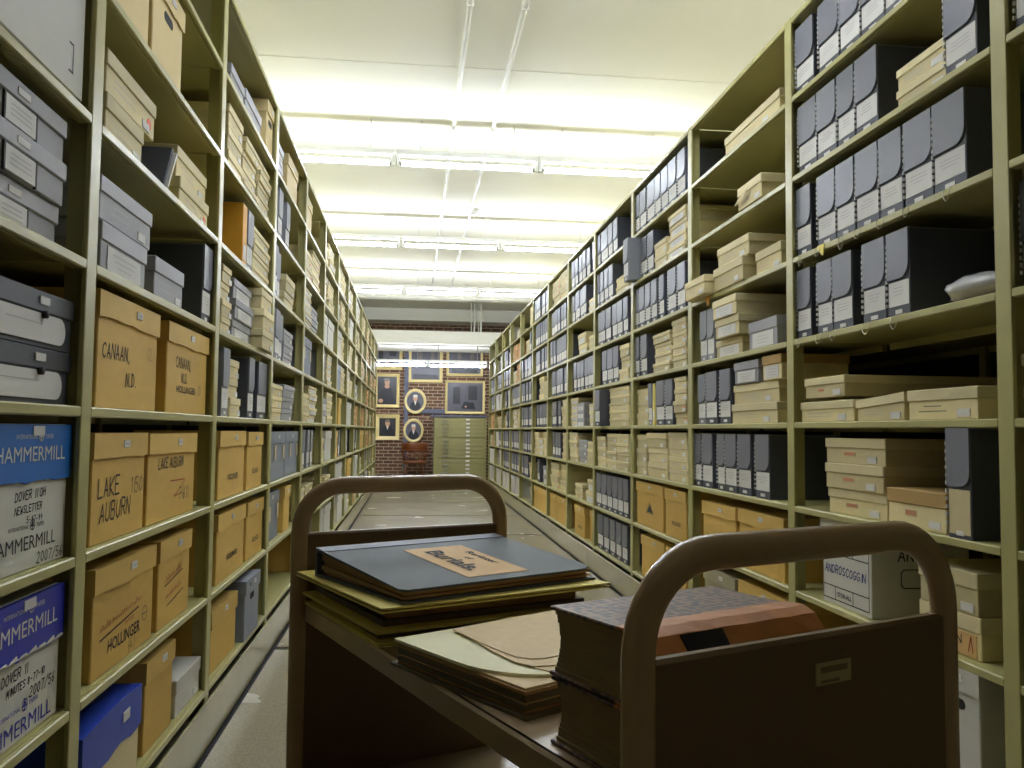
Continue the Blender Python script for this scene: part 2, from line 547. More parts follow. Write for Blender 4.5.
# hangers above the soffit
for i, (x, r_) in enumerate(((1.16, 0.012), (1.225, 0.02), (1.31, 0.009), (1.36, 0.02))):
    b = MB()
    b.tube([(0, 0, 3.125), (0, 0, CEIL)], r_, m='pipe', n=10)
    b.tube([(0, 0, 3.125), (0, 0, 3.14)], r_ * 2, m='pipe', n=10)
    h = obj('hanger_pipe', b.mesh('hanger_pipe'), None, (x, 17.35, 0))
    tag(h, ('thin white drop pipe above the soffit, leftmost of four', 'thick white drop pipe above the soffit, second from left', 'thin white drop pipe above the soffit, third from left', 'thick white drop pipe above the soffit, rightmost of four')[i], 'pipe', 'drop pipes above the soffit')

# ------------------------------------------------------------------ fluorescent lights
TL = 1.2192
def light_parts():
    hb = MB()
    hb.box(-TL / 2 + 0.004, TL / 2 - 0.004, -0.024, 0.024, 0.066, 0.113, 'fixture', 0.004)
    sb = MB()
    sb.box(-0.016, 0.016, -0.021, 0.021, -0.024, 0.066, 'fixture', 0.003)
    tb = MB()
    tb.tube([(-TL / 2 + 0.035, 0, 0), (TL / 2 - 0.035, 0, 0)], 0.021, m='tube_emit', n=12)
    cb = MB()
    cb.tube([(0, 0, 0), (0.02, 0, 0)], 0.0215, m='steel', n=12)
    return [x.mesh(n) for x, n in ((hb, 'housing'), (sb, 'lamp_holder'), (tb, 'tube'), (cb, 'tube_cap'))]
LP = light_parts()
rowname = ['row just above the frame', 'nearest lit row in view', 'second lit row in view', 'third lit row in view']
xs = [-0.185 - TL / 2, -0.185 + TL / 2, -0.185 + 1.5 * TL]
def light(loc, label):
    t = obj('fluorescent_light', None, None, loc)
    tag(t, label, 'light', 'fluorescent ceiling lights')
    obj('housing', LP[0], t)
    for s in (-1, 1):
        obj('lamp_holder', LP[1], t, (s * (TL / 2 - 0.019), 0, 0))
    tu = obj('tube', LP[2], t)
    obj('tube_cap', LP[3], tu, (-TL / 2 + 0.034, 0, 0))
    obj('tube_cap', LP[3], tu, (TL / 2 - 0.054, 0, 0))
    return t
for i, y in enumerate(TUBE_ROWS):
    for j, x in enumerate(xs):
        t = light((x, y, 3.387), 'white fluorescent batten, %s, %s' % (rowname[i], ('left unit', 'middle unit', 'right unit')[j]))
        for q in (-0.4, 0.4):
            b = MB()
            b.tube([(q, 0, 0.113), (q, 0, CEIL - 3.387)], 0.004, m='pipe', n=8)
            obj('hanger_rod', b.mesh('hanger_rod'), t)
for j, x in enumerate((-0.33, 0.89)):
    t = light((x, 17.3, 2.45), 'low hanging fluorescent batten before the paintings, %s' % ('left unit', 'right unit')[j])
    for s in (-1, 1):
        b = MB()
        b.tube([(s * 0.4, 0, 0.113), (s * 0.4, 0, 0.412)], 0.006, m='steel', n=8)
        obj('hanger_rod', b.mesh('hanger_rod'), t)

# ------------------------------------------------------------------ shelving racks
def front(side, rec=0.0):
    return XR + rec if side == 'R' else -(XL + rec)
ROT = {'R': -math.pi / 2, 'L': math.pi / 2}
def rack_parts():
    L = BAY - 0.058
    s = MB()                                   # shelf with folded front lip
    s.box(-BAY / 2 + 0.0065, BAY / 2 - 0.0065, 0.0135, DEPTH, -0.006, 0.0, 'olive')
    s.box(-L / 2, L / 2, 0.0, 0.014, -0.023, 0.0, 'olive', 0.003)
    s.box(-L / 2, L / 2, 0.014, 0.030, -0.023, -0.019, 'olive')
    s.box(-L / 2, L / 2, 0.405, 0.425, -0.032, -0.006, 'olive')
    s.box(-L / 2, L / 2, DEPTH - 0.012, DEPTH, -0.032, -0.006, 'olive')
    H = sz(5) + 0.004
    p = MB()
    p.box(-0.029, 0.029, 0, 0.012, 0.0, H, 'olive', 0.002)
    p.box(-0.006, 0.006, 0.012, 0.055, 0.0, H, 'olive')
    q = MB()
    q.box(-0.006, 0.006, 0.385, 0.445, 0.0, H, 'olive')
    r = MB()
    r.box(-0.02, 0.02, DEPTH - 0.02, DEPTH + 0.002, 0.0, H, 'olive')
    return s.mesh('shelf'), p.mesh('post'), q.mesh('middle_post'), r.mesh('rear_post')
SHELF, POST, MPOST, RPOST = rack_parts()
def rack(side):
    root = obj('shelving_rack', None, None, (front(side), Y0, 0))
    tag(root, 'long olive green steel shelving rack full of boxes along the %s of the aisle' % ('right' if side == 'R' else 'left'), 'shelving', 'aisle shelving racks')
    root.rotation_euler = (0, 0, ROT[side])
    sg = -1 if side == 'R' else 1              # world +y in local x
    for i in range(NB + 1):
        y = (i - 1) * BAY * sg
        obj('post', POST, root, (y, 0, 0))
        obj('rear_post', RPOST, root, (y, 0, 0))
    for i in range(NB):
        for k in range(-3, 6):
            obj('shelf', SHELF, root, ((i - 0.5) * BAY * sg, 0, sz(k)))
    tot = NB * BAY
    a, b_ = sorted((-BAY * sg, (tot - BAY) * sg))
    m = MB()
    m.box(a, b_, DEPTH + 0.003, DEPTH + 0.012, 0.0, sz(5), 'olive_dark')  # dark colour here stands in for the shade deep inside the shelves
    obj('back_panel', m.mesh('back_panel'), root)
    for x in (a - 0.026, b_ + 0.022):
        m = MB()
        m.box(x, x + 0.004, 0.004, DEPTH, 0.0, sz(5), 'olive')
        obj('end_panel', m.mesh('end_panel'), root)
    # kick panels, two bays each
    kx = -BAY * sg
    ends = [0.0, 1.55, 3.8, 6.3, 8.75, 11.2, 13.6, tot]
    for e0, e1 in zip(ends[:-1], ends[1:]):
        xa, xb = sorted(((-BAY + e0) * sg, (-BAY + e1) * sg))
        m = MB()
        m.box(xa + 0.0015, xb - 0.0015, -0.012, -0.002, 0.004, 0.166, 'olive_kick', 0.002)
        obj('kick_panel', m.mesh('kick_panel'), root)
rack('R')
rack('L')

# ------------------------------------------------------------------ boxes
def arc(cx, cz, r, a0, a1, n=5):
    return [(cx + r * math.cos(math.radians(a0 + (a1 - a0) * i / n)), cz + r * math.sin(math.radians(a0 + (a1 - a0) * i / n))) for i in range(n + 1)]

def lines(mb, x0, x1, z0, z1, y, n, m, seed):
    r = random.Random(seed)
    for i in range(n):
        z = z1 - (i + 0.5) * (z1 - z0) / n
        w = (x1 - x0) * r.uniform(0.5, 0.95)
        c = (x0 + x1) / 2
        mb.quad(c - w / 2, c + w / 2, z - 0.0011, z + 0.0011, y, m)

def doc_parts(w, h, d, tg, grey=False, far=False):
    body, fm = ('gdoc', 'gdoc') if grey else ('doc', 'doc_flap')
    c = 0.0 if far else 0.0015
    P = []
    b = MB()
    b.box(-w / 2, w / 2, 0.005, d, 0, h - 0.004, body, c)
    P.append(['body', b])
    b = MB()
    zf = h * (0.44 if 'manila' not in tg else 0.47)
    if far:
        b.box(-w / 2, w / 2, 0, 0.005, zf, h, fm)
        b.box(-w / 2, w / 2, 0.005, d, h - 0.004, h, fm)
    else:
        rr = min(0.045, w * 0.4)
        pts = [(-w / 2 + 0.001, h), (-w / 2 + 0.001, zf)] + arc(w / 2 - 0.001 - rr, zf + rr, rr, -90, 0, 5) + [(w / 2 - 0.001, h)]
        b.prism(pts, -0.001, 0.005, fm)
        b.box(-w / 2, w / 2, 0.005, d, h - 0.004, h, fm)
    P.append(['lid_flap', b])
    b = MB()
    lm = 'manila' if 'manila' in tg else 'paper'
    z0 = 0.034 if 'manila' not in tg else 0.012
    z1 = zf - 0.008
    b.box(-w / 2 + 0.006, w / 2 - 0.006, 0.0038, 0.0052, z0, z1, lm)
    if not far and 'manila' not in tg:
        lines(b, -w / 2 + 0.02, w / 2 - 0.02, z0 + 0.03, z1 - 0.015, 0.0033, 3, 'greyprint', int(w * 1e4))
    P.append(['label', b])
    if not far:
        b = MB()
        b.box(-w * 0.15, w * 0.15, 0.0035, 0.0055, 0.009, 0.022, 'paper')
        P.append(['number_tag', b])
        if 'edge' in tg:
            b = MB()
            for i in range(11):
                z = 0.035 + i * (h - 0.06) / 11
                b.box(-w / 2 - 0.0015, -w / 2 + 0.003, -0.0022, 0.004, z, z + 0.010, 'paper')
            P.append(['metal_edge', b])
        if 'string' in tg:
            b = MB()
            rr = random.Random(int(w * 1e5))
            x = rr.uniform(-0.2, 0.2) * w
            s_ = rr.uniform(0.014, 0.026)
            q = rr.uniform(0.03, 0.05)
            b.tube([(x - s_, 0.003, 0.006), (x - s_ * 0.9, -0.022, -0.004), (x - s_ * 0.9, -0.024, -q * 0.6), (x - s_ * 0.3, -0.024, -q), (x + s_ * 0.4, -0.024, -q * 0.95),
                    (x + s_ * 0.9, -0.024, -q * 0.55), (x + s_ * 0.9, -0.022, -0.002), (x + s_, 0.003, 0.006)], 0.0014, m='string', n=5)
            P.append(['pull_string', b])
    return P

def lidded_parts(w, h, d, bm, lm, tg, far=False, lidfrac=0.38, seed=0):
    r = random.Random(seed * 77 + int(w * 1e4) + int(h * 1e4))
    c = 0.0 if far else 0.0025
    P = []
    lz = h * (1 - lidfrac)
    b = MB()
    b.box(-w / 2 + 0.004, w / 2 - 0.004, 0.004, d - 0.004, 0, h - 0.003, bm, c)
    P.append(['body', b])
    b = MB()
    if 'warp' in tg:
        pts = [(-w / 2, lz - 0.004), (w / 2, lz + 0.012), (w / 2, h + 0.012), (0, h + 0.002), (-w / 2, h - 0.006)]
        b.prism(pts, 0, d, lm)
    else:
        b.box(-w / 2, w / 2, 0, d, lz, h, lm, c)
    P.append(['lid', b])
    if 'nolabel' in tg:
        return P
    b = MB()
    if 'label' in tg and 'redlab' not in tg:
        b.box(-w * 0.36, w * 0.36, 0.002, 0.0045, h * 0.06, lz * 0.92, 'paper')
        if not far:
            lines(b, -w * 0.28, w * 0.28, h * 0.15, lz * 0.8, 0.0015, 3, 'greyprint', int(h * 1e4))
    elif far:
        x = r.uniform(-0.25, 0.3) * w
        b.box(x, x + 0.05, 0.002, 0.0045, h * 0.12, h * 0.12 + 0.022, 'paper')
    else:
        x = w * 0.22
        b.box(x, x + 0.055, 0.002, 0.0045, h * 0.08, h * 0.08 + min(0.022, h * .3), 'paper')
        if 'redlab' in tg:
            t2 = MB()
            t2.box(-w * 0.18, w * 0.02, 0.003, 0.0045, lz * 0.5, lz * 0.78, 'tan_lid')
            t2.quad(-w * 0.17, w * 0.01, lz * 0.54, lz * 0.74, 0.0025, 'fadedred')
            P.append(['red_label', t2])
        elif 'red' in tg:
            b.quad(-w * 0.15, w * 0.0, lz * 0.5, lz * 0.7, 0.0035, 'fadedred')
        else:
            lines(b, -w * 0.36, w * 0.1, h * 0.2, lz * 0.85, 0.0035, 2, 'ink' if 'hand' in tg else 'greyprint', seed)
    P.append(['label', b])
    if 'dot' in tg:
        b = MB()
        b.prism(arc(w * 0.36, lz * 0.5, min(0.017, lz * 0.3), 0, 360, 14)[:-1], 0.0025, 0.0045, 'reddot')
        P.append(['red_dot', b])
    if 'jordan' in tg:
        b = MB()
        b.box(-w * 0.4, w * 0.42, 0.002, 0.0045, h * 0.04, lz * 0.9, 'ledger_label')
        typed(b, 'JORDAN', -w * 0.3, h * 0.2, w * 0.5, 0.0015, 'blackink', 0.01)
        b.stroke([(w * 0.3, h * 0.15), (w * 0.34, lz * 0.8), (w * 0.37, h * 0.15)], 0.004, 0.0015, 'redink')
        P[-1] = ['label', b]
    if 'torn' in tg:
        b = MB()
        b.prism([(-w * 0.52, lz * 0.4), (-w * 0.1, lz * 0.55), (w * 0.05, lz * 1.1), (-w * 0.1, lz * 0.95), (-w * 0.35, lz * 0.75)], -0.012, -0.010, 'manila')
        P.append(['torn_paper', b])
    return P

def carton_parts(w, h, d, bm, lm, tg, far=False, seed=0):
    c = 0.0 if far else 0.003
    r = random.Random(seed * 31 + int(w * 1e4))
    P = []
    lh = 0.062 if h > 0.2 else h * 0.3
    lz = h - lh
    b = MB()
    b.box(-w / 2 + 0.006, w / 2 - 0.006, 0.006, d - 0.006, 0, h - 0.003, bm, c)
    P.append(['body', b])
    b = MB()
    if far:
        b.box(-w / 2, w / 2, 0, d, lz, h, lm)
    else:                                       # lid with a slightly rumpled lower edge
        n = 8
        dz = [r.uniform(-0.004, 0.003) for _ in range(n + 1)]
        lo = [(-w / 2 + w * i / n, lz + dz[i]) for i in range(n + 1)]
        b.prism(lo + [(w / 2, h), (-w / 2, h)], 0, d, lm)
    P.append(['lid', b])
    if tg != 'plain':
        b = MB()
        x = r.uniform(-0.05, 0.06) * w
        b.box(x, x + 0.045, -0.002, 0.0005, lz + lh * 0.4, lz + lh * 0.4 + 0.019, 'paper')
        b.quad(x + 0.008, x + 0.037, lz + lh * 0.4 + 0.007, lz + lh * 0.4 + 0.011, -0.0025, 'greyprint')
        P.append(['label', b])
    if far:
        return P
    y = 0.0052
    b = MB()
    if tg == 'canaan':
        hand(b, 'CANAAN,', -w * 0.42, h * 0.44, 0.036, y, 'blackink', 0.0042, seed=3)
        hand(b, 'N.D.', -w * 0.06, h * 0.22, 0.034, y, 'blackink', 0.0042, seed=4)
        hand(b, '(12)', w * 0.28, h * 0.52, 0.032, y, 'brown_lid', 0.003, seed=5)
    elif tg == 'canaan2':
        hand(b, 'CANAAN,', -w * 0.30, h * 0.52, 0.034, y, 'blackink', 0.004, seed=6)
        hand(b, 'N.D.', -w * 0.16, h * 0.36, 0.03, y, 'blackink', 0.004, seed=7)
        typed(b, 'HOLLINGER', -w * 0.27, h * 0.24, w * 0.46, y, 'blackink', 0.012, height=0.022)
        hand(b, '(1)', w * 0.25, h * 0.25, 0.03, y, 'ink', 0.0025, seed=7)
    elif tg == 'lake':
        hand(b, 'LAKE', -w * 0.38, h * 0.42, 0.046, y, 'blackink', 0.0048, seed=8, slant=.05)
        hand(b, 'AUBURN', -w * 0.34, h * 0.19, 0.044, y, 'blackink', 0.0048, seed=9, rise=.03)
        hand(b, '1(50)', w * 0.2, h * 0.40, 0.04, y, 'ink', 0.003, seed=10)
    elif tg == 'lake2':
        hand(b, 'LAKE AUBURN', -w * 0.30, h * 0.60, 0.030, y, 'blackink', 0.004, seed=11)
        b.stroke([(-w * 0.05, h * 0.44), (w * 0.26, h * 0.43)], 0.004, y, 'redink')
        b.stroke([(w * 0.26, h * 0.41), (w * 0.05, h * 0.26)], 0.003, y, 'redink')
        b.stroke([(w * 0.03, h * 0.25), (w * 0.2, h * 0.27)], 0.004, y, 'redink')
        hand(b, '7(61)', w * 0.14, h * 0.2, 0.036, y, 'ink', 0.0032, seed=12)
    elif tg == 'red1':
        scribble(b, -w * 0.38, h * 0.40, w * 0.66, 0.022, y, 'redink', 0.0022, 13, 0.08)
        scribble(b, w * 0.0, h * 0.34, w * 0.16, 0.015, y, 'redink', 0.0018, 23)
        b.stroke([(-w * 0.38, h * 0.33), (-w * 0.2, h * 0.36), (w * 0.22, h * 0.43)], 0.0045, y - 0.0004, 'blackink')
        typed(b, 'HOLLINGER', -w * 0.26, h * 0.17, w * 0.52, y, 'blackink', 0.012, height=0.032)
        b.stroke(arc(w * 0.34, h * 0.32, 0.02, 0, 360, 14), 0.0022, y, 'ink')
        b.stroke([(w * 0.29, h * 0.32), (w * 0.39, h * 0.32)], 0.0022, y, 'ink')
        hand(b, '(4)', w * 0.05, h * 0.04, 0.032, y, 'ink', 0.0022, seed=14)
    elif tg == 'red2':
        scribble(b, -w * 0.28, h * 0.50, w * 0.5, 0.022, y, 'redink', 0.0022, 15, 0.1)
        b.stroke([(-w * 0.3, h * 0.46), (w * 0.25, h * 0.55)], 0.004, y - 0.0004, 'blackink')
        scribble(b, -w * 0.26, h * 0.30, w * 0.5, 0.02, y, 'redink', 0.0022, 16, 0.1)
        b.stroke([(-w * 0.22, h * 0.22), (w * 0.28, h * 0.31)], 0.004, y - 0.0004, 'blackink')
    elif tg == 'print':
        typed(b, 'HOLLINGER', -w * 0.16, h * 0.26, w * 0.4, y, 'blackink', 0.012, height=0.024)
        hand(b, '(9)', w * 0.0, h * 0.12, 0.026, y, 'brown_lid', 0.002, seed=17)
        b.stroke(arc(w * 0.33, h * 0.3, 0.015, 0, 360, 10), 0.0018, y, 'brown_lid')
    elif tg == 'logo':
        b.prism([(-w * 0.1, h * 0.34), (w * 0.12, h * 0.34), (w * 0.01, h * 0.52)], y - 0.0004, y + 0.001, 'ink')
        b.stroke([(-w * 0.13, h * 0.32), (w * 0.15, h * 0.32), (w * 0.01, h * 0.57), (-w * 0.13, h * 0.32)], 0.003, y, 'ink')
    elif tg in ('hole', 'holeg'):
        if tg == 'holeg':
            for x in (-w * 0.22, w * 0.2):
                t2 = MB()
                t2.prism(arc(x, lz + 0.036, 0.009, 0, 360, 10)[:-1], -0.0008, 0.002, 'dark')
                P.append(['finger_hole', t2])
        x = 0.0
        zz = lz - 0.035 if tg == 'hole' else lz - 0.025
        b.prism(arc(x + 0.03, zz, 0.014, -90, 90, 6) + arc(x - 0.03, zz, 0.014, 90, 270, 6), y - 0.0004, y + 0.002, 'dark')
    elif tg == 'andro':
        a0, a1, c0, c1 = -w * 0.46, w * 0.44, h * 0.06, h * 0.70
        for pts in ([(a0, c0), (a1, c0), (a1, c1), (a0, c1), (a0, c0)], [(a0, c0 + h * 0.15), (a1, c0 + h * 0.15)], [(a0, c1 - h * 0.12), (a1, c1 - h * 0.12)],
                    [(a0 + w * .25, c0), (a0 + w * .25, c0 + h * .15)], [(a0 + w * .6, c0), (a0 + w * .6, c0 + h * .15)],
                    [(a0 + w * .3, c1 - h * .12), (a0 + w * .3, c1)], [(a0 + w * .6, c1 - h * .12), (a0 + w * .6, c1)]):
            b.stroke(pts, 0.0035, y, 'blackink')
        hand(b, 'ANDROSCOGGIN', -w * 0.42, h * 0.36, 0.028, y, 'blueink', 0.0042, seed=19)
        typed(b, 'STOR-ALL', -w * 0.17, c0 + h * 0.045, w * 0.28, y, 'blackink', 0.02)
    if b.v:
        P.append(['writing' if 'hole' not in tg else 'hand_hole', b])
    if tg in ('andro', 'hole') and bm == 'white':      # marks on the side that faces the camera
        b = MB()
        x = w / 2 - 0.0055
        def side_stroke(pts, wd, m):
            t = MB()
            t.stroke(pts, wd, 0, m)
            b.add([(x, v[0], v[2]) for v in t.v], t.f, m)
        zc = h * 0.42
        side_stroke([(0.12, zc - 0.03), (0.26, zc - 0.03), (0.27, zc - 0.02), (0.27, zc + 0.02), (0.26, zc + 0.03), (0.12, zc + 0.03), (0.11, zc + 0.02), (0.11, zc - 0.02), (0.12, zc - 0.03)], 0.004, 'blackink')
        if tg == 'andro':
            t = MB()
            hand(t, 'ANDRO', 0.10, zc + 0.06, 0.036, 0, 'blackink', 0.005, seed=21)
            b.add([(x, v[0], v[2]) for v in t.v], t.f, 'blackink')
        P.append(['side_marking', b])
    return P

def paperbox_parts(w, h, d, tg):
    """copier-paper carton: coloured lid, white body"""
    lm = 'hblue1' if tg == 'h1' else 'hblue2'
    lh = 0.112
    lz = h - lh
    P = []
    b = MB()
    b.box(-w / 2 + 0.006, w / 2 - 0.006, 0.006, d - 0.006, 0, h - 0.003, 'hwhite', 0.003)
    P.append(['body', b])
    b = MB()
    n = 14
    r = random.Random(5)
    lo = [(-w / 2 + w * i / n, lz + r.uniform(-0.003, 0.003)) for i in range(n + 1)]
    b.prism(lo + [(w / 2, h), (-w / 2, h)], 0, d, lm)
    b.box(-w / 2 + 0.01, w / 2 - 0.01, 0.01, d - 0.01, h, h + 0.0015, 'hwhite')
    P.append(['lid', b])
    b = MB()
    tx = -w * 0.42 if tg == 'h1' else -w * 0.46
    tw = w * 0.82 if tg == 'h1' else w * 0.86
    y = -0.0008
    def logo(mb, x, z, wd, y, m):
        typed(mb, 'HAMMERMILL', x, z, wd, y, m, 0.0, height=wd * 0.095)
        typed(mb, 'INTERNATIONAL', x + wd * 0.26, z + wd * 0.145, wd * 0.30, y, m, 0.0)
        typed(mb, 'PAPER', x + wd * 0.68, z + wd * 0.145, wd * 0.12, y, m, 0.0)
        cx, cz, rr = x + wd * 0.615, z + wd * 0.165, wd * 0.035
        mb.stroke(arc(cx, cz, rr, 0, 360, 14), rr * 0.22, y, m)
        mb.stroke([(cx, cz - rr), (cx, cz + rr)], rr * 0.25, y, m)
        mb.stroke([(cx - rr * .6, cz - rr * .2), (cx, cz + rr * .7), (cx + rr * .6, cz - rr * .2), (cx - rr * .6, cz - rr * .2)], rr * 0.25, y, m)
    logo(b, tx, lz + 0.040, tw, y, 'hwhite')
    if tg == 'h2':
        for i in range(9):
            x = -w / 2 + w * (i + 0.5) / 9
            b.prism([(x - w * .06, lz + 0.001), (x + w * .05, lz + 0.002), (x + w * .03, lz + 0.008 + 0.004 * (i % 2)), (x - w * .03, lz + 0.006)], -0.0008, 0.0, 'hwhite')
    P.append(['lid_print', b])
    b = MB()
    b.box(-w * 0.02, -w * 0.02 + 0.05, -0.002, 0.0, h - 0.022, h - 0.003, 'paper')
    P.append(['label', b])
    b = MB()
    y = 0.0052
    if tg == 'h1':
        hand(b, 'DOVER II OH', -w * 0.16, lz - 0.035, 0.017, y, 'blackink', 0.0024, seed=31, rise=.03)
        hand(b, 'NEWSLETTER', -w * 0.16, lz - 0.060, 0.014, y, 'blackink', 0.0022, seed=32, rise=.03)
        logo(b, tx, 0.040, tw * 0.94, y, 'ink')
        hand(b, '2007/56', w * 0.12, 0.008, 0.021, y, 'blackink', 0.0024, seed=34)
        hand(b, '5-97-99', -w * 0.02, lz - 0.080, 0.012, y, 'blackink', 0.0018, seed=33)
    else:
        hand(b, 'DOVER II', -w * 0.2, lz - 0.038, 0.019, y, 'blackink', 0.0024, seed=35, rise=.03)
        hand(b, 'MINUTES 8-77-10', -w * 0.14, lz - 0.062, 0.014, y, 'blackink', 0.0022, seed=36, rise=.03)
        hand(b, '2007/56', w * 0.12, lz - 0.088, 0.02, y, 'blackink', 0.0024, seed=37)
        logo(b, tx, 0.012, tw, y, 'hblue2')
    P.append(['writing', b])
    return P

def special_parts(kind, w, h, d, tg):
    if kind == 'A':
        P = []
        b = MB()
        b.box(-w / 2 + 0.003, w / 2 - 0.003, 0.004, d, 0, h, 'grey_lid', 0.003)
        P.append(['body', b])
        b = MB()
        b.box(-w / 2, w / 2, 0.0, d + 0.003, 0.018, h + 0.003, 'white', 0.003)
        P.append(['lid', b])
        b = MB()
        zz, x = h * 0.30, w * 0.36
        b.stroke([(x, zz - 0.03), (x + 0.02, zz - 0.03), (x + 0.02, zz + 0.03), (x, zz + 0.03)], 0.005, -0.0008, 'ink')
        P.append(['bracket_mark', b])
        return P
    if kind == 's':
        dark = 'dark' in tg
        bm, lm = ('char', 'char') if dark else ('grey', 'grey_lid')
        lz = h * (0.58 if not dark else 0.62)
        P = []
        b = MB()
        b.box(-w / 2 + 0.005, w / 2 - 0.005, 0.005, d - 0.005, 0, h - 0.003, bm, 0.0025)
        P.append(['body', b])
        b = MB()
        b.box(-w / 2, w / 2, 0, d, lz, h, lm, 0.003)
        P.append(['lid', b])
        b = MB()
        if dark:
            x0, x1 = -w * 0.36, w * 0.40
            zz0, zz1 = h * 0.10, lz - 0.002
            b.prism([(x0, zz0)] + arc(x1 - 0.02, (zz0 + zz1) / 2, (zz1 - zz0) / 2, -90, 90, 8) + [(x0, zz1)], 0.001, 0.006, 'paper')
            lines(b, -w * 0.2, w * 0.3, h * 0.3, lz - 0.01, 0.0005, 1, 'greyprint', 3)
            t2 = MB()
            t2.box(w * 0.16, w * 0.16 + 0.045, -0.002, 0.001, lz + h * 0.14, lz + h * 0.28, 'paper')
            P.append(['lid_tag', t2])
        else:
            b.box(-w * 0.02, w * 0.22, 0.001, 0.006, h * 0.04, lz * 0.95, 'paper')
            lines(b, 0.0, w * 0.2, h * 0.15, lz * 0.8, 0.0005, 3, 'greyprint', 5)
            t2 = MB()
            t2.box(w * 0.06, w * 0.06 + 0.05, -0.0015, 0.001, lz + h * 0.12, lz + h * 0.26, 'paper')
            P.append(['lid_tag', t2])
            for x in (-w * 0.025, w * 0.225):
                t2 = MB()
                t2.box(x - 0.003, x + 0.003, 0.0005, 0.006, 0, lz, 'ink')
                P.append(['label_clip', t2])
        P.append(['label', b])
        if dark:
            b = MB()
            b.tube([(w * 0.2, 0.004, lz - 0.004), (w * 0.2, -0.008, lz - 0.004)], 0.008, m='blackink', n=10)
            P.append(['button', b])
        return P
    if kind == 'B':
        lz = h - 0.105
        P = []
        b = MB()
        b.box(-w / 2 + 0.005, w / 2 - 0.005, 0.005, d - 0.005, 0, h - 0.003, 'manila', 0.003)
        P.append(['body', b])
        b = MB()
        n = 10
        lo = [(-w / 2 + w * i / n, lz + 0.006 * math.sin(i * 1.3)) for i in range(n + 1)]
        hi = [(w / 2 - w * i / n, h + 0.008 * math.sin(math.pi * i / n)) for i in range(n + 1)]
        b.prism(lo + hi, 0, d, 'blue_lid')
        P.append(['lid', b])
        b = MB()
        b.box(w * 0.14, w * 0.14 + 0.05, -0.002, 0.0, h - 0.055, h - 0.03, 'paper')
        P.append(['label', b])
        return P
    if kind == 'F':
        P = []
        b = MB()
        b.prism([(-w / 2, 0), (-w / 2 + 0.012, 0), (w * 0.5, h * 0.96), (w * 0.5 - 0.012, h)], 0.0, d, 'doc')
        P.append(['board', b])
        b = MB()
        b.prism([(-w / 2 + 0.013, 0), (-w / 2 + 0.02, 0), (w * 0.5 + 0.012, h * 0.9), (w * 0.5 + 0.004, h * 0.93)], -0.01, d - 0.02, 'paper')
        P.append(['sheets', b])
        return P
    if kind == 'Y':
        P = []
        b = MB()
        b.box(-w / 2, w / 2, 0, d, 0, h, 'folder' if 'pale' in tg else 'yellow', 0.002)
        P.append(['body', b])
        b = MB()
        b.box(-w * 0.3, w * 0.3, -0.001, 0.001, h * 0.1, h * 0.35, 'paper')
        P.append(['label', b])
        return P

NAMES = {'D': 'document_case', 'G': 'grey_document_case', 't': 'lidded_box', 'o': 'orange_lidded_box', 'g': 'grey_lidded_box', 'k': 'kraft_carton', 'K': 'kraft_carton',
         'w': 'white_carton', 'x': 'grey_carton', 'T': 'taupe_carton', 'c': 'cream_carton', 'A': 'large_white_box', 's': 'flat_grey_box', 'H': 'paper_carton', 'B': 'blue_lid_box',
         'F': 'leaning_portfolio', 'Y': 'yellow_file_box'}
WORDS = {'D': 'charcoal document case', 'G': 'light grey document case', 't': 'tan lidded box', 'o': 'orange-brown lidded box', 'g': 'grey lidded box', 'k': 'brown kraft carton',
         'K': 'brown kraft carton', 'w': 'white storage carton', 'x': 'grey storage carton', 'T': 'taupe carton', 'c': 'cream carton', 'A': 'large white box', 's': 'flat grey box',
         'H': 'paper carton', 'B': 'blue-lidded box', 'F': 'dark portfolio', 'Y': 'yellow file box'}
_mc = {}
def box_meshes(kind, w, h, d, tg, far, seed=0):
    w, h, d = round(w, 3), round(h, 3), round(d, 3)
    key = (kind, w, h, d, tg, far, seed % 4)
    if key in _mc:
        return _mc[key]
    if kind in 'DG':
        P = doc_parts(w, h, d, tg, kind == 'G', far)
    elif kind in 'tog':
        bm, lm = {'t': ('tan', 'tan_lid'), 'o': ('orange', 'brown_lid'), 'g': ('grey', 'grey_lid')}[kind]
        if 'brown' in tg:
            lm = 'brown_lid'
        if 'white' in tg:
            bm, lm = 'white', 'white'
        P = lidded_parts(w, h, d, bm, lm, tg, far, seed=seed % 4)
    elif kind in 'kKwxTc':
        bm, lm = {'k': ('kraft', 'kraft_lid'), 'K': ('kraft', 'kraft_lid'), 'w': ('white', 'white'), 'x': ('gcarton', 'gcarton'), 'T': ('taupe', 'taupe'), 'c': ('cream', 'cream')}[kind]
        if tg == 'holeg':
            bm = lm = 'gcarton'
        P = carton_parts(w, h, d, bm, lm, tg, far, seed)
        if kind == 'x' and tg == 'tags':
            for x in (-w * 0.2, w * 0.34):
                b = MB()
                b.box(x, x + 0.04, -0.003, -0.001, h * 0.42, h * 0.72, 'manila')
                P.append(['hanging_tag', b])
    elif kind == 'H':
        P = paperbox_parts(w, h, d, tg)
    else:
        P = special_parts(kind, w, h, d, tg)
    if far:
        allb = MB()
        for _, p in P:
            o = len(allb.v)
            allb.v.extend(p.v)
            for f, mi_, s_ in zip(p.f, p.m, p.sm):
                allb.f.append(tuple(i + o for i in f))
                allb.m.append(allb.mi(p.names[mi_]))
                allb.sm.append(s_)
        res = allb
    else:
        res = [(n, p.mesh(n)) for n, p in P]
    _mc[key] = res
    return res

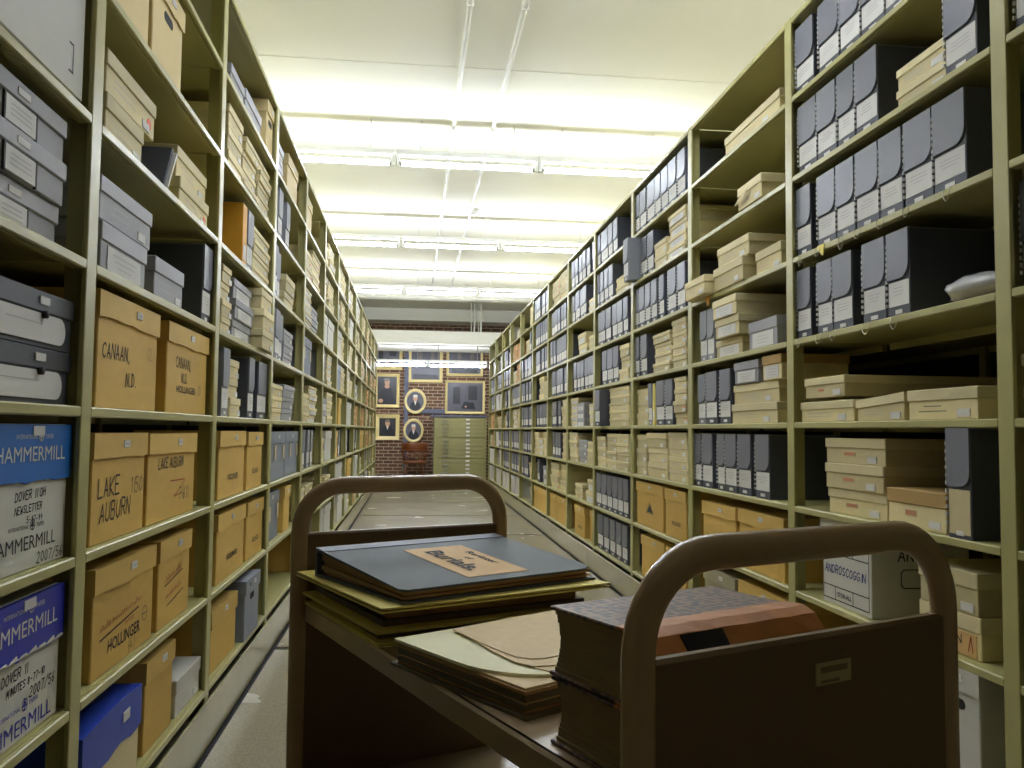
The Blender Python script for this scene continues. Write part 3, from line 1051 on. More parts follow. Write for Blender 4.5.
# every box: (rack side, bay from the camera, shelf, kind, from, to (m from the bay's near post), base, height, count in pile, setback, depth, marks)
ITEMS = [
    ('L', 0, -2, 'H', 0.815, 1.187, 0.0, 0.272, 1, 0.018, 0.36, 'h2'),
    ('L', 0, -1, 'H', 0.825, 1.193, 0.0, 0.284, 1, 0.018, 0.36, 'h1'),
    ('L', 0, 0, 's', 0.67, 1.193, 0.0, 0.225, 2, 0.018, 0.38, 'dark'),
    ('L', 0, 1, 's', 0.602, 1.117, 0.0, 0.275, 3, 0.018, 0.38, ''),
    ('L', 0, 2, 'A', 0.615, 1.177, 0.0, 0.3, 1, 0.018, 0.38, 'bracket'),
    ('L', 1, -3, 'B', 0.047, 0.472, 0.0, 0.235, 1, 0, 0.34, ''),
    ('L', 1, -3, 'k', 0.566, 0.855, 0.0, 0.262, 1, 0.018, 0.32, ''),
    ('L', 1, -3, 't', 0.888, 1.193, 0.0, 0.12, 1, 0.018, 0.34, 'white'),
    ('L', 1, -2, 'k', 0.146, 0.617, 0.0, 0.265, 1, 0.018, 0.32, 'red1'),
    ('L', 1, -2, 'k', 0.661, 1.02, 0.0, 0.265, 1, 0.018, 0.32, 'red2'),
    ('L', 1, -1, 'k', 0.104, 0.508, 0.0, 0.265, 1, 0.018, 0.32, 'lake'),
    ('L', 1, -1, 'k', 0.526, 1.046, 0.0, 0.262, 1, 0.018, 0.32, 'lake2'),
    ('L', 1, 0, 'k', 0.11, 0.585, 0.0, 0.281, 1, 0.018, 0.32, 'canaan'),
    ('L', 1, 0, 'k', 0.67, 1.185, 0.0, 0.278, 1, 0.018, 0.32, 'canaan2'),
    ('L', 1, 1, 'g', 0.105, 0.442, 0.0, 0.12, 1, 0.018, 0.38, 'label'),
    ('L', 1, 1, 'g', 0.092, 0.473, 0.122, 0.105, 1, 0.018, 0.38, ''),
    ('L', 1, 1, 'g', 0.513, 0.807, 0.0, 0.12, 1, 0.015, 0.36, ''),
    ('L', 1, 2, 't', 0.104, 0.381, 0.0, 0.105, 1, 0.018, 0.4, 'flap'),
    ('L', 1, 2, 't', 0.103, 0.476, 0.107, 0.105, 1, 0.018, 0.4, 'dot'),
    ('L', 1, 2, 'F', 0.555, 0.657, 0.0, 0.15, 1, 0.018, 0.3, ''),
    ('L', 1, 2, 't', 0.757, 1.139, 0.0, 0.2, 2, 0.018, 0.38, 'dot'),
    ('L', 1, 3, 'c', 0.118, 0.415, 0.0, 0.27, 1, 0.018, 0.38, ''),
    ('L', 1, 3, 'c', 0.429, 0.742, 0.0, 0.285, 1, 0.018, 0.38, 'hole'),
    ('L', 2, -3, 'k', 0.139, 0.589, 0.0, 0.235, 1, 0.018, 0.32, ''),
    ('L', 2, -3, 'w', 0.638, 0.972, 0.0, 0.262, 1, -0.01, 0.34, 'holeg'),
    ('L', 2, -2, 'k', 0.179, 0.738, 0.0, 0.268, 1, 0.018, 0.32, 'print'),
    ('L', 2, -2, 'k', 0.784, 1.18, 0.0, 0.264, 1, 0.018, 0.32, 'print'),
    ('L', 2, -1, 'k', 0.179, 0.692, 0.0, 0.268, 1, 0.018, 0.32, 'print'),
    ('L', 2, -1, 'k', 0.738, 1.131, 0.0, 0.262, 1, 0.018, 0.32, 'print'),
    ('L', 2, 0, 'G', 0.196, 0.312, 0.0, 0.27, 1, 0.018, None, ''),
    ('L', 2, 0, 't', 0.359, 0.56, 0.0, 0.24, 3, 0.018, None, ''),
    ('L', 2, 0, 'D', 0.715, 0.846, 0.0, 0.275, 1, 0.018, None, ''),
    ('L', 2, 0, 'D', 0.948, 1.182, 0.0, 0.275, 1, 0.018, None, ''),
    ('L', 1, 1, 'D', 1.07, 1.19, 0.0, 0.275, 1, 0.018, 0.39, ''),
    ('L', 2, 1, 't', 0.18, 0.344, 0.0, 0.27, 4, 0.018, None, ''),
    ('L', 2, 1, 'g', 0.392, 0.787, 0.0, 0.255, 3, 0.018, None, 'label'),
    ('L', 2, 1, 't', 0.8, 1.08, 0.0, 0.28, 3, -0.03, None, ''),
    ('L', 2, 2, 'Y', 0.491, 0.578, 0.0, 0.27, 1, 0.018, 0.32, ''),
    ('L', 2, 2, 'G', 0.6, 0.728, 0.0, 0.27, 1, 0.018, None, ''),
    ('L', 2, 2, 't', 0.765, 1.193, 0.0, 0.24, 4, 0.018, None, ''),
    ('L', 2, 3, 't', 0.21, 0.488, 0.0, 0.27, 3, 0.018, None, ''),
    ('L', 2, 3, 't', 0.532, 0.83, 0.0, 0.25, 4, 0.018, None, ''),
    ('L', 2, 3, 't', 0.896, 1.193, 0.0, 0.27, 5, 0.018, None, ''),
    ('L', 2, 4, 'g', 0.185, 0.454, 0.0, 0.1, 1, 0.018, None, ''),
    ('L', 2, 4, 'g', 0.486, 0.847, 0.0, 0.12, 1, 0.018, None, ''),
    ('L', 2, 4, 'c', 1.012, 1.193, 0.0, 0.28, 1, 0.018, 0.38, 'hole'),
    ('R', 0, 0, 't', 0.976, 1.193, 0.0, 0.16, 2, 0.02, None, ''),
    ('R', 0, 1, 'D', 1.065, 1.193, 0.0, 0.27, 1, 0.03, None, ''),
    ('R', 0, 1, 'D', 0.882, 1.045, 0.0, 0.27, 1, 0.018, None, ''),
    ('R', 0, 3, 'D', 1.06, 1.182, 0.0, 0.27, 1, 0.018, None, ''),
    ('R', 0, 4, 'D', 1.082, 1.186, 0.0, 0.27, 1, 0.018, None, ''),
    ('R', 0, 4, 'D', 0.958, 1.076, 0.0, 0.27, 1, 0.018, None, ''),
    ('R', 1, -3, 'w', 0.123, 0.34, 0.0, 0.302, 1, 0.0, 0.36, 'hole'),
    ('R', 1, -2, 'w', 0.676, 1.017, 0.0, 0.308, 1, 0.018, 0.36, 'andro'),
    ('R', 1, -2, 't', 0.159, 0.436, 0.0, 0.235, 2, 0.03, 0.36, 'jordan'),
    ('R', 1, -1, 't', 0.591, 0.987, 0.0, 0.266, 3, 0.018, 0.42, 'redlab'),
    ('R', 1, -1, 't', 0.276, 0.574, 0.0, 0.115, 1, 0.018, 0.42, 'redlab brown'),
    ('R', 1, -1, 'D', 0.143, 0.244, 0.0, 0.3, 1, 0.0, 0.34, 'manila'),
    ('R', 1, 0, 't', 0.768, 1.174, 0.0, 0.076, 1, 0.018, 0.45, ''),
    ('R', 1, 0, 't', 0.83, 1.138, 0.09, 0.075, 1, 0.018, 0.6, 'red'),
    ('R', 1, 0, 't', 0.472, 0.755, 0.0, 0.077, 1, 0.018, 0.36, 'warp'),
    ('R', 1, 0, 't', 0.13, 0.456, 0.0, 0.09, 1, 0.018, 0.36, 'hand'),
    ('R', 1, 1, 'D', 1.08, 1.193, 0.0, 0.27, 1, 0.018, None, 'string'),
    ('R', 1, 1, 'D', 0.914, 1.028, 0.0, 0.27, 1, 0.018, None, 'string'),
    ('R', 1, 1, 'D', 0.774, 0.91, 0.0, 0.27, 1, 0.018, None, 'string'),
    ('R', 1, 1, 'D', 0.569, 0.706, 0.0, 0.27, 1, 0.018, None, 'string'),
    ('R', 1, 1, 'D', 0.437, 0.558, 0.0, 0.27, 1, 0.018, None, 'string'),
    ('R', 1, 2, 'D', 1.074, 1.193, 0.0, 0.27, 1, 0.018, None, 'string'),
    ('R', 1, 2, 'D', 0.885, 1.021, 0.0, 0.27, 1, 0.018, None, 'string'),
    ('R', 1, 2, 'D', 0.753, 0.878, 0.0, 0.27, 1, 0.018, None, 'string'),
    ('R', 1, 2, 'D', 0.602, 0.743, 0.0, 0.27, 1, 0.018, None, 'string'),
    ('R', 1, 2, 'D', 0.466, 0.596, 0.0, 0.27, 1, 0.018, None, 'string'),
    ('R', 1, 2, 'D', 0.313, 0.455, 0.0, 0.27, 1, 0.018, None, 'string'),
    ('R', 1, 2, 'D', 0.162, 0.308, 0.0, 0.27, 1, 0.018, None, 'string'),
    ('R', 1, 3, 'D', 1.023, 1.173, 0.0, 0.27, 1, 0.018, None, ''),
    ('R', 1, 3, 'D', 0.874, 1.017, 0.0, 0.27, 1, 0.018, None, ''),
    ('R', 1, 3, 'D', 0.746, 0.863, 0.0, 0.27, 1, 0.018, None, ''),
    ('R', 1, 3, 'D', 0.6, 0.739, 0.0, 0.27, 1, 0.018, None, ''),
    ('R', 1, 3, 't', 0.257, 0.512, 0.0, 0.14, 2, 0.018, 0.36, ''),
    ('R', 1, 3, 'D', 0.109, 0.247, 0.0, 0.27, 1, 0.018, 0.39, ''),
    ('R', 1, 4, 'D', 1.04, 1.189, 0.0, 0.27, 1, 0.018, None, ''),
    ('R', 1, 4, 'D', 0.849, 1.0, 0.0, 0.27, 1, 0.018, None, ''),
    ('R', 1, 4, 'D', 0.705, 0.842, 0.0, 0.27, 1, 0.018, None, ''),
    ('R', 1, 4, 'D', 0.553, 0.698, 0.0, 0.27, 1, 0.018, None, ''),
    ('R', 1, 4, 'D', 0.406, 0.55, 0.0, 0.27, 1, 0.018, None, ''),
    ('R', 1, 4, 'D', 0.233, 0.4, 0.0, 0.27, 1, 0.018, None, ''),
    ('R', 1, 4, 'D', 0.062, 0.229, 0.0, 0.27, 1, 0.018, None, ''),
    ('R', 2, -3, 'T', 0.629, 1.07, 0.0, 0.25, 1, 0.018, 0.38, ''),
    ('R', 2, -3, 'k', 0.105, 0.592, 0.0, 0.26, 1, 0.018, 0.38, ''),
    ('R', 2, -2, 'k', 0.625, 1.083, 0.0, 0.255, 1, 0.018, 0.31, ''),
    ('R', 2, -2, 'k', 0.109, 0.595, 0.0, 0.26, 1, 0.018, 0.38, ''),
    ('R', 2, -1, 'D', 1.096, 1.193, 0.0, 0.275, 1, 0.018, None, 'low'),
    ('R', 2, -1, 'D', 0.933, 1.081, 0.0, 0.275, 1, 0.018, None, 'low'),
    ('R', 2, -1, 'D', 0.761, 0.862, 0.0, 0.275, 1, 0.018, None, 'low'),
    ('R', 2, -1, 'D', 0.615, 0.757, 0.0, 0.275, 1, 0.018, None, 'low'),
    ('R', 2, -1, 'D', 0.445, 0.594, 0.0, 0.275, 1, 0.018, None, 'low'),
    ('R', 2, -1, 'D', 0.248, 0.395, 0.0, 0.275, 1, 0.018, None, 'low'),
    ('R', 2, 0, 'G', 1.033, 1.141, 0.0, 0.26, 1, 0.018, None, ''),
    ('R', 2, 0, 'D', 0.867, 1.025, 0.0, 0.265, 1, 0.018, None, ''),
    ('R', 2, 0, 'D', 0.687, 0.825, 0.0, 0.265, 1, 0.018, None, ''),
    ('R', 2, 0, 't', 0.174, 0.68, 0.0, 0.18, 2, 0.018, 0.38, ''),
    ('R', 2, 0, 'g', 0.356, 0.634, 0.182, 0.1, 1, 0.018, 0.3, 'label'),
    ('R', 2, 0, 't', 0.123, 0.313, 0.182, 0.105, 1, 0.018, 0.3, 'label brown'),
    ('R', 2, 1, 'G', 1.008, 1.108, 0.0, 0.265, 1, 0.018, None, ''),
    ('R', 2, 1, 'G', 0.906, 1.001, 0.0, 0.265, 1, 0.018, None, ''),
    ('R', 2, 1, 't', 0.535, 0.871, 0.0, 0.085, 1, 0.018, 0.36, 'label'),
    ('R', 2, 1, 't', 0.497, 0.802, 0.087, 0.185, 2, -0.03, 0.42, 'label'),
    ('R', 2, 1, 'g', 0.159, 0.465, 0.0, 0.125, 1, 0.018, 0.36, 'label'),
    ('R', 2, 2, 't', 0.115, 0.382, 0.0, 0.105, 1, 0.018, 0.4, ''),
    ('R', 2, 2, 't', 0.443, 0.82, 0.0, 0.11, 1, -0.015, 0.33, ''),
    ('R', 2, 2, 't', 0.415, 0.797, 0.112, 0.095, 1, 0.0, 0.36, ''),
    ('R', 2, 2, 't', 0.837, 1.141, 0.0, 0.095, 1, -0.055, 0.3, ''),
    ('R', 2, 3, 't', 0.246, 0.517, 0.0, 0.105, 1, -0.01, 0.36, 'torn'),
    ('R', 2, 4, 't', 0.114, 0.752, 0.0, 0.1, 1, 0.018, 0.42, ''),
    ('R', 3, -3, 'k', 0.53, 1.04, 0.0, 0.265, 1, 0.018, 0.38, ''),
    ('R', 3, -3, 'k', 0.131, 0.49, 0.0, 0.26, 1, 0.018, 0.38, ''),
    ('R', 3, -2, 'k', 0.561, 1.167, 0.0, 0.28, 1, 0.018, 0.38, 'logo'),
    ('R', 3, -2, 'k', 0.13, 0.52, 0.0, 0.275, 1, 0.018, 0.38, 'print'),
    ('R', 3, -1, 't', 0.948, 1.193, 0.0, 0.26, 3, 0.018, None, ''),
    ('R', 3, -1, 't', 0.501, 0.924, 0.0, 0.275, 3, 0.018, None, ''),
    ('R', 3, -1, 't', 0.129, 0.481, 0.0, 0.28, 4, 0.018, None, ''),
    ('R', 3, 0, 't', 0.914, 1.193, 0.0, 0.24, 3, 0.018, None, ''),
    ('R', 3, 0, 'G', 0.799, 0.879, 0.0, 0.265, 1, 0.018, None, ''),
    ('R', 3, 0, 'Y', 0.735, 0.775, 0.0, 0.26, 1, 0.018, None, 'pale'),
    ('R', 3, 0, 'D', 0.537, 0.699, 0.0, 0.27, 1, 0.018, None, ''),
    ('R', 3, 0, 'D', 0.373, 0.517, 0.0, 0.27, 1, 0.018, None, ''),
    ('R', 3, 0, 't', 0.13, 0.358, 0.0, 0.27, 4, 0.018, None, 'dot'),
    ('R', 3, 1, 'D', 1.099, 1.193, 0.0, 0.27, 1, 0.018, None, ''),
    ('R', 3, 1, 'D', 0.918, 1.059, 0.0, 0.27, 1, 0.018, None, ''),
    ('R', 3, 1, 't', 0.431, 0.789, 0.0, 0.24, 4, 0.018, None, ''),
    ('R', 3, 1, 't', 0.136, 0.393, 0.0, 0.28, 4, 0.018, None, 'dot'),
    ('R', 3, 2, 'D', 1.122, 1.193, 0.0, 0.27, 1, 0.018, None, ''),
    ('R', 3, 2, 'D', 0.978, 1.109, 0.0, 0.27, 1, 0.018, None, ''),
    ('R', 3, 2, 'D', 0.841, 0.954, 0.0, 0.27, 1, 0.018, None, ''),
    ('R', 3, 2, 'D', 0.691, 0.813, 0.0, 0.27, 1, 0.018, None, ''),
    ('R', 3, 2, 'D', 0.542, 0.637, 0.0, 0.27, 1, 0.018, None, ''),
    ('R', 3, 2, 'D', 0.307, 0.461, 0.0, 0.27, 1, 0.018, None, ''),
    ('R', 3, 2, 'D', 0.14, 0.279, 0.0, 0.27, 1, 0.018, None, ''),
    ('R', 3, 3, 'G', 1.07, 1.19, 0.0, 0.285, 1, -0.07, None, ''),
    ('R', 3, 3, 'D', 0.925, 1.055, 0.0, 0.27, 1, 0.018, None, ''),
    ('R', 3, 3, 'D', 0.77, 0.9, 0.0, 0.27, 1, 0.018, None, ''),
    ('R', 3, 3, 't', 0.492, 0.749, 0.0, 0.165, 2, 0.018, None, ''),
    ('R', 3, 3, 't', 0.142, 0.471, 0.0, 0.27, 4, 0.018, None, 'label'),
    ('R', 3, 4, 'D', 1.106, 1.193, 0.0, 0.27, 1, 0.018, None, ''),
    ('R', 3, 4, 'D', 0.945, 1.088, 0.0, 0.27, 1, 0.018, None, ''),
    ('R', 3, 4, 'D', 0.748, 0.909, 0.0, 0.27, 1, 0.018, None, ''),
    ('R', 3, 4, 'D', 0.617, 0.735, 0.0, 0.27, 1, 0.018, None, ''),
    ('R', 3, 4, 'D', 0.464, 0.596, 0.0, 0.27, 1, 0.018, None, ''),
    ('R', 3, 4, 'D', 0.304, 0.452, 0.0, 0.27, 1, 0.018, None, ''),
    ('R', 3, 4, 'D', 0.138, 0.278, 0.0, 0.27, 1, 0.018, None, ''),
    ('R', 4, -3, 'D', 0.951, 1.133, 0.0, 0.27, 1, 0.018, None, ''),
    ('R', 4, -3, 'D', 0.743, 0.913, 0.0, 0.27, 1, 0.018, None, ''),
    ('R', 4, -3, 'D', 0.546, 0.706, 0.0, 0.27, 1, 0.018, None, ''),
    ('R', 4, -3, 'D', 0.362, 0.512, 0.0, 0.27, 1, 0.018, None, ''),
    ('R', 4, -3, 'D', 0.188, 0.33, 0.0, 0.27, 1, 0.018, None, ''),
    ('R', 4, -2, 'D', 1.015, 1.193, 0.0, 0.27, 1, 0.018, None, ''),
    ('R', 4, -2, 'D', 0.826, 0.997, 0.0, 0.27, 1, 0.018, None, ''),
    ('R', 4, -2, 'D', 0.647, 0.809, 0.0, 0.27, 1, 0.018, None, ''),
    ('R', 4, -2, 'D', 0.477, 0.631, 0.0, 0.27, 1, 0.018, None, ''),
    ('R', 4, -2, 'D', 0.316, 0.462, 0.0, 0.27, 1, 0.018, None, ''),
    ('R', 4, -2, 'D', 0.164, 0.302, 0.0, 0.27, 1, 0.018, None, ''),
    ('R', 4, -1, 't', 0.883, 1.193, 0.0, 0.24, 3, 0.018, None, ''),
    ('R', 4, -1, 't', 0.547, 0.856, 0.0, 0.265, 4, 0.018, None, ''),
    ('R', 4, -1, 't', 0.164, 0.522, 0.0, 0.265, 4, 0.018, None, ''),
    ('R', 4, 0, 'D', 0.79, 0.95, 0.0, 0.28, 1, -0.05, None, 'lean'),
    ('R', 4, 0, 't', 0.168, 0.763, 0.0, 0.285, 5, 0.018, None, ''),
    ('R', 4, 1, 'D', 0.836, 0.995, 0.0, 0.27, 1, 0.018, None, ''),
    ('R', 4, 1, 'D', 0.636, 0.819, 0.0, 0.27, 1, 0.018, None, ''),
    ('R', 4, 1, 'D', 0.463, 0.62, 0.0, 0.27, 1, 0.018, None, ''),
    ('R', 4, 1, 't', 0.171, 0.439, 0.0, 0.26, 3, 0.018, None, ''),
    ('R', 4, 2, 'D', 0.905, 1.149, 0.0, 0.27, 1, 0.018, None, ''),
    ('R', 4, 2, 'D', 0.707, 0.874, 0.0, 0.27, 1, 0.018, None, ''),
    ('R', 4, 2, 'D', 0.514, 0.658, 0.0, 0.27, 1, 0.018, None, ''),
    ('R', 4, 2, 'D', 0.347, 0.505, 0.0, 0.27, 1, 0.018, None, ''),
    ('R', 4, 2, 'D', 0.189, 0.318, 0.0, 0.27, 1, 0.018, None, ''),
    ('R', 4, 3, 'D', 1.118, 1.193, 0.0, 0.27, 1, 0.018, None, ''),
    ('R', 4, 3, 'D', 0.965, 1.092, 0.0, 0.27, 1, 0.018, None, ''),
    ('R', 4, 3, 'D', 0.804, 0.936, 0.0, 0.27, 1, 0.018, None, ''),
    ('R', 4, 3, 'D', 0.647, 0.783, 0.0, 0.27, 1, 0.018, None, ''),
    ('R', 4, 3, 't', 0.195, 0.576, 0.0, 0.13, 2, 0.018, None, ''),
    ('R', 4, 4, 'D', 1.088, 1.193, 0.0, 0.27, 1, 0.018, None, ''),
    ('R', 4, 4, 'D', 0.823, 1.051, 0.0, 0.27, 1, 0.018, None, ''),
    ('R', 4, 4, 'D', 0.668, 0.802, 0.0, 0.27, 1, 0.018, None, ''),
    ('R', 4, 4, 'D', 0.508, 0.636, 0.0, 0.27, 1, 0.018, None, ''),
]
# rear halves of the double-sided shelves where the photograph sees through
REAR = [
    ('R', 1, 0, 'k', 0.04, 0.50, 0.26, 1), ('L', 3, 2, 'o', 0.7, 1.1, 0.16, 2), ('L', 4, 1, 'g', 0.5, 1.0, 0.24, 3),
]
# the far bays, near to far along each shelf, top shelf first
FAR = {
 ('R', 5): ['D.DDDDD', 'lDDDDD', 'lt', 'DDDDDD.', 't.gT', 'tgT', 't.l', 'Kk'],
 ('R', 6): ['TT', 'DDDDDDD', '.DDDDDD', 'DDDDDDD', 'TDDD', 'TDDD', 'TT', 'kk'],
 ('R', 7): ['DDDDDDD', 'DDDDDDD', 'DDDDDDD', 'tT.', '.DDDDD.', 'TtT', 'g.D', 'kk'],
 ('R', 8): ['T..', 'DDt', 'DDDDDDD', 'DDDDDDD', 'DDDDDDD', 'DDDDDD', 'tDDDD', 'g..'],
 ('R', 9): ['..l', 'oo', 'ot', 'DDDDDDD', 'TT', 'DDDDDDD', 'DDDDDDD', 'ww'],
 ('R', 10): ['w..', 'gDDD', 'DDDDD', 'wD', 'DDDt', 'DDDDDDD', 'DDDDDD', 'ww'],
 ('R', 11): ['...', 'w.', 'DDDD.', 'ww', 'tt', 'DDDDw', 'w..', 'ww'],
 ('R', 12): ['...', 'w', 'GGGG', 'GGGG', 'oo', 'ot', 'ww', 'ww'],
 ('L', 3): ['g.c', '.GG', 'GG.t', '.GGg', 'tg', 'xx', 'xK', ''],
 ('L', 4): ['.c', 'tT', 'Tg', 'x', 'tT', 'GGGG', 'tt', 'k.'],
 ('L', 5): ['tT', 'TT', 'ww', 'GG.T', 'gT', 'tw', 'tt', 'ww'],
 ('L', 6): ['TT', 'gT', 'wT', 'xT', 'DK', 'kG', 'ww', 'tw'],
 ('L', 7): ['gT', 'Tw', 'gT', 'Tt', 'ww', 'DG', 'tk', 'wt'],
 ('L', 8): ['wT', 'TT', 'tT', 'gg', 'To', 'DDD', 'GGw', 'kt'],
 ('L', 9): ['TT', 'gT', 'oT', 'tT', 'oo', 'kk', 'GGt', 'ww'],
 ('L', 10): ['oT', 'To', 'oo', 'To', 'oT', 'ko', 'oG', 'tw'],
 ('L', 11): ['To', 'oT', 'oo', 'oo', 'ot', 'oo', 'oD', 'tt'],
 ('L', 12): ['oT', 'oT', 'oo', 'to', 'oo', 'ot', 'to', 'tt'],
}
COLS = []      # (side, bay, k, kind, y0, y1, base, heights list, rec, dep, tag, rear)
for (s, b_, k, kind, y0, y1, base, h, n, rec, dep, tg) in ITEMS:
    COLS.append([s, b_, k, kind, y0, y1, base, [h / n] * n, rec, dep, tg, False])
for (s, b_, k, kind, y0, y1, h, n) in REAR:
    if kind == 'D':
        for i in range(n):
            w = (y1 - y0) / n
            COLS.append([s, b_, k, kind, y0 + i * w, y0 + (i + 1) * w - 0.004, 0, [h], 0.46, 0.32, '', True])
    else:
        COLS.append([s, b_, k, kind, y0, y1, 0, [h / n] * n, 0.46, 0.34, '', True])
for (s, b_), rows in sorted(FAR.items()):
    for i, st in enumerate(rows):
        k = 4 - i
        wid = {'D': 0.142, 'G': 0.14, '.': 0.11, 'K': 0.24, 'c': 0.4, 'k': 0.45, 'w': 0.42, 'x': 0.50, 'l': 0.34, 't': 0.36, 'T': 0.40, 'o': 0.42, 'g': 0.36}
        tot = sum(wid[c] for c in st)
        room = BAY - 0.07
        sc = min(1.0, room / tot) if tot > 0 else 1
        if st and all(c in 'tTowxkg' for c in st):
            sc = min(1.25, room / tot)
        gap = max(0.0, room - tot * sc) / max(1, len(st)) * 0.6
        y = 0.035
        for c in st:
            w = wid[c] * sc
            if c == '.':
                y += w
                continue
            kind = {'l': 't', 'T': 't', 't': 't'}.get(c, c)
            tg = ''
            if c in 'DG':
                hs = [0.268 + rnd.uniform(-0.004, 0.006)]
            elif c in 'kKwxc':
                hs = [0.262]
                tg = 'tags' if c == 'x' and b_ <= 4 else ('print' if c == 'k' else '')
            else:
                n = {'l': 2, 't': rnd.choice((2, 3)), 'T': rnd.choice((4, 4, 5)), 'o': rnd.choice((3, 4)), 'g': rnd.choice((2, 3))}[c]
                hh = {'l': 0.13, 't': 0.2, 'T': 0.275, 'o': 0.265, 'g': 0.21}[c]
                hs = [hh / n + rnd.uniform(-0.004, 0.002) for _ in range(n)]
                tg = rnd.choice(('', '', 'label', 'dot')) if c != 'o' else ''
            COLS.append([s, b_, k, kind, y + 0.003, y + w - 0.003, 0, hs, rnd.uniform(0.008, 0.03), None, tg, False])
            y += w + gap

ORD = ['first', 'second', 'third', 'fourth', 'fifth', 'sixth', 'seventh', 'eighth', 'ninth', 'tenth', 'eleventh', 'twelfth', 'thirteenth']
BAYN = ['nearest'] + ORD[1:]
CUSTOM = {
    ('R', 'manila'): 'charcoal document case with long manila label beside the tan boxes, right rack',
    ('R', 'andro'): 'white storage carton with printed grid and blue handwriting, right rack',
    ('L', 'bracket'): 'large plain white box with small bracket mark, upper left of left rack',
    ('L', 'h1'): 'copier-paper carton with bright blue lid above handwritten white side, left rack',
    ('L', 'h2'): 'copier-paper carton with torn royal blue lid, lowest lettered carton at left',
    ('L', 'canaan'): 'kraft carton hand-lettered CANAAN, the larger of two at eye level',
    ('L', 'canaan2'): 'kraft carton lettered CANAAN with a black printed line below, at eye level',
    ('L', 'lake'): 'kraft carton hand-lettered LAKE AUBURN in two lines, left rack',
    ('L', 'lake2'): 'kraft carton hand-lettered LAKE AUBURN in one line with red strokes',
    ('L', 'red1'): 'kraft carton with red handwriting struck through above bold black print',
    ('L', 'red2'): 'kraft carton with two red lines of handwriting struck through',
    ('L', 'holeg'): 'blue-grey storage carton with round finger hole on bottom shelf, left rack',
}
# number the piles of one kind along each shelf
piles = {}
for c in COLS:
    if c[6] == 0:
        piles.setdefault((c[0], c[1], c[2], 'k' if c[3] == 'K' else c[3], c[11]), []).append(c)
for v in piles.values():
    v.sort(key=lambda c: c[4])
def pile_no(c):
    v = piles.get((c[0], c[1], c[2], 'k' if c[3] == 'K' else c[3], c[11]), [])
    return v.index(c) if c in v else 0
BOXES = []
for ci, c in enumerate(COLS):
    s, b_, k, kind, y0, y1, base, hs, rec, dep, tg, rear = c
    rr = random.Random(ci * 13 + 5)
    z = sz(k) + base
    n = len(hs)
    shelf, bay, side = ORD[4 - k], BAYN[b_], 'right' if s == 'R' else 'left'
    for i, h in enumerate(hs):
        w = y1 - y0
        yc = Y0 + (b_ - 1) * BAY + (y0 + y1) / 2
        d = dep or {'D': 0.32, 'G': 0.32}.get(kind, 0.36)
        rc = rec
        if n > 1:
            w -= rr.uniform(0, 0.012)
            yc += rr.uniform(-0.004, 0.004)
            rc = rec + rr.uniform(0.0, 0.016)
        itg = tg
        if kind == 'D' and s == 'R' and b_ <= 3:
            itg = (tg + ' edge').strip()
        if n > 1 and 'jordan' in tg and i > 0:
            itg = 'redlab'
        if n > 1 and tg == 'dot' and rr.random() < 0.4:
            itg = ''
        wd = WORDS[kind]
        where = '%s shelf down, %s bay, %s rack' % (shelf, bay, side)
        cu = CUSTOM.get((s, tg))
        if cu:
            lab = cu
        elif rear:
            lab = '%s in the rear row, %s' % (wd, where) if n == 1 and kind != 'D' else ('%s %s in rear row, %s' % (ORD[pile_no(c)], wd, where) if n == 1 else '%s %s in rear pile, %s' % (wd, 'topmost' if i == n - 1 else 'lowest' if i == 0 else ORD[i] + ' up', where))
        elif base > 0:
            lab = '%s%s resting on other boxes, %s' % (wd, '' if n == 1 else (' (upper)', ' (lower)')[i == 0], where)
        elif n == 1:
            p = piles[(s, b_, k, 'k' if kind == 'K' else kind, rear)]
            if len(p) == 1:
                lab = '%s standing by itself, %s' % (wd, where)
            elif kind in 'togs' and any(len(q[7]) > 1 for q in p):
                lab = '%s alone, %s pile from near end, %s' % (wd, ORD[pile_no(c)], where)
            else:
                lab = '%s %s from near end, %s' % (ORD[pile_no(c)], wd, where)
        else:
            lv = 'topmost' if i == n - 1 else 'lowest' if i == 0 else ORD[i] + ' up'
            lab = '%s %s in %s pile, %s' % (wd, lv, ORD[pile_no(c)], where)
        BOXES.append(dict(side=s, bay=b_, k=k, kind=kind, w=w, h=h, d=d, tg=itg, rot=ROT[s], x=front(s, rc), y=yc, z=z, label=lab, far=b_ >= 6 or rear, seed=ci,
                          yaw=rr.uniform(-0.01, 0.01) if n == 1 and kind not in 'DGAHsF' else 0.0, group='%ss on the %s rack' % (wd, side)))
        z += h
seen = {}
for q in BOXES:
    seen.setdefault(q['label'], []).append(q)
for lb, v in seen.items():
    if len(v) > 1 and len({(q['side'], q['bay'], q['k'], q['z']) for q in v}) > 0:
        v.sort(key=lambda q: q['y'])
        for i, q in enumerate(v):
            q['label'] = lb.replace(' resting', ' %s resting' % ('nearer', 'farther', 'third')[i]) if ' resting' in lb else lb + ' (%s)' % ORD[i]
count = {}
rest = {}
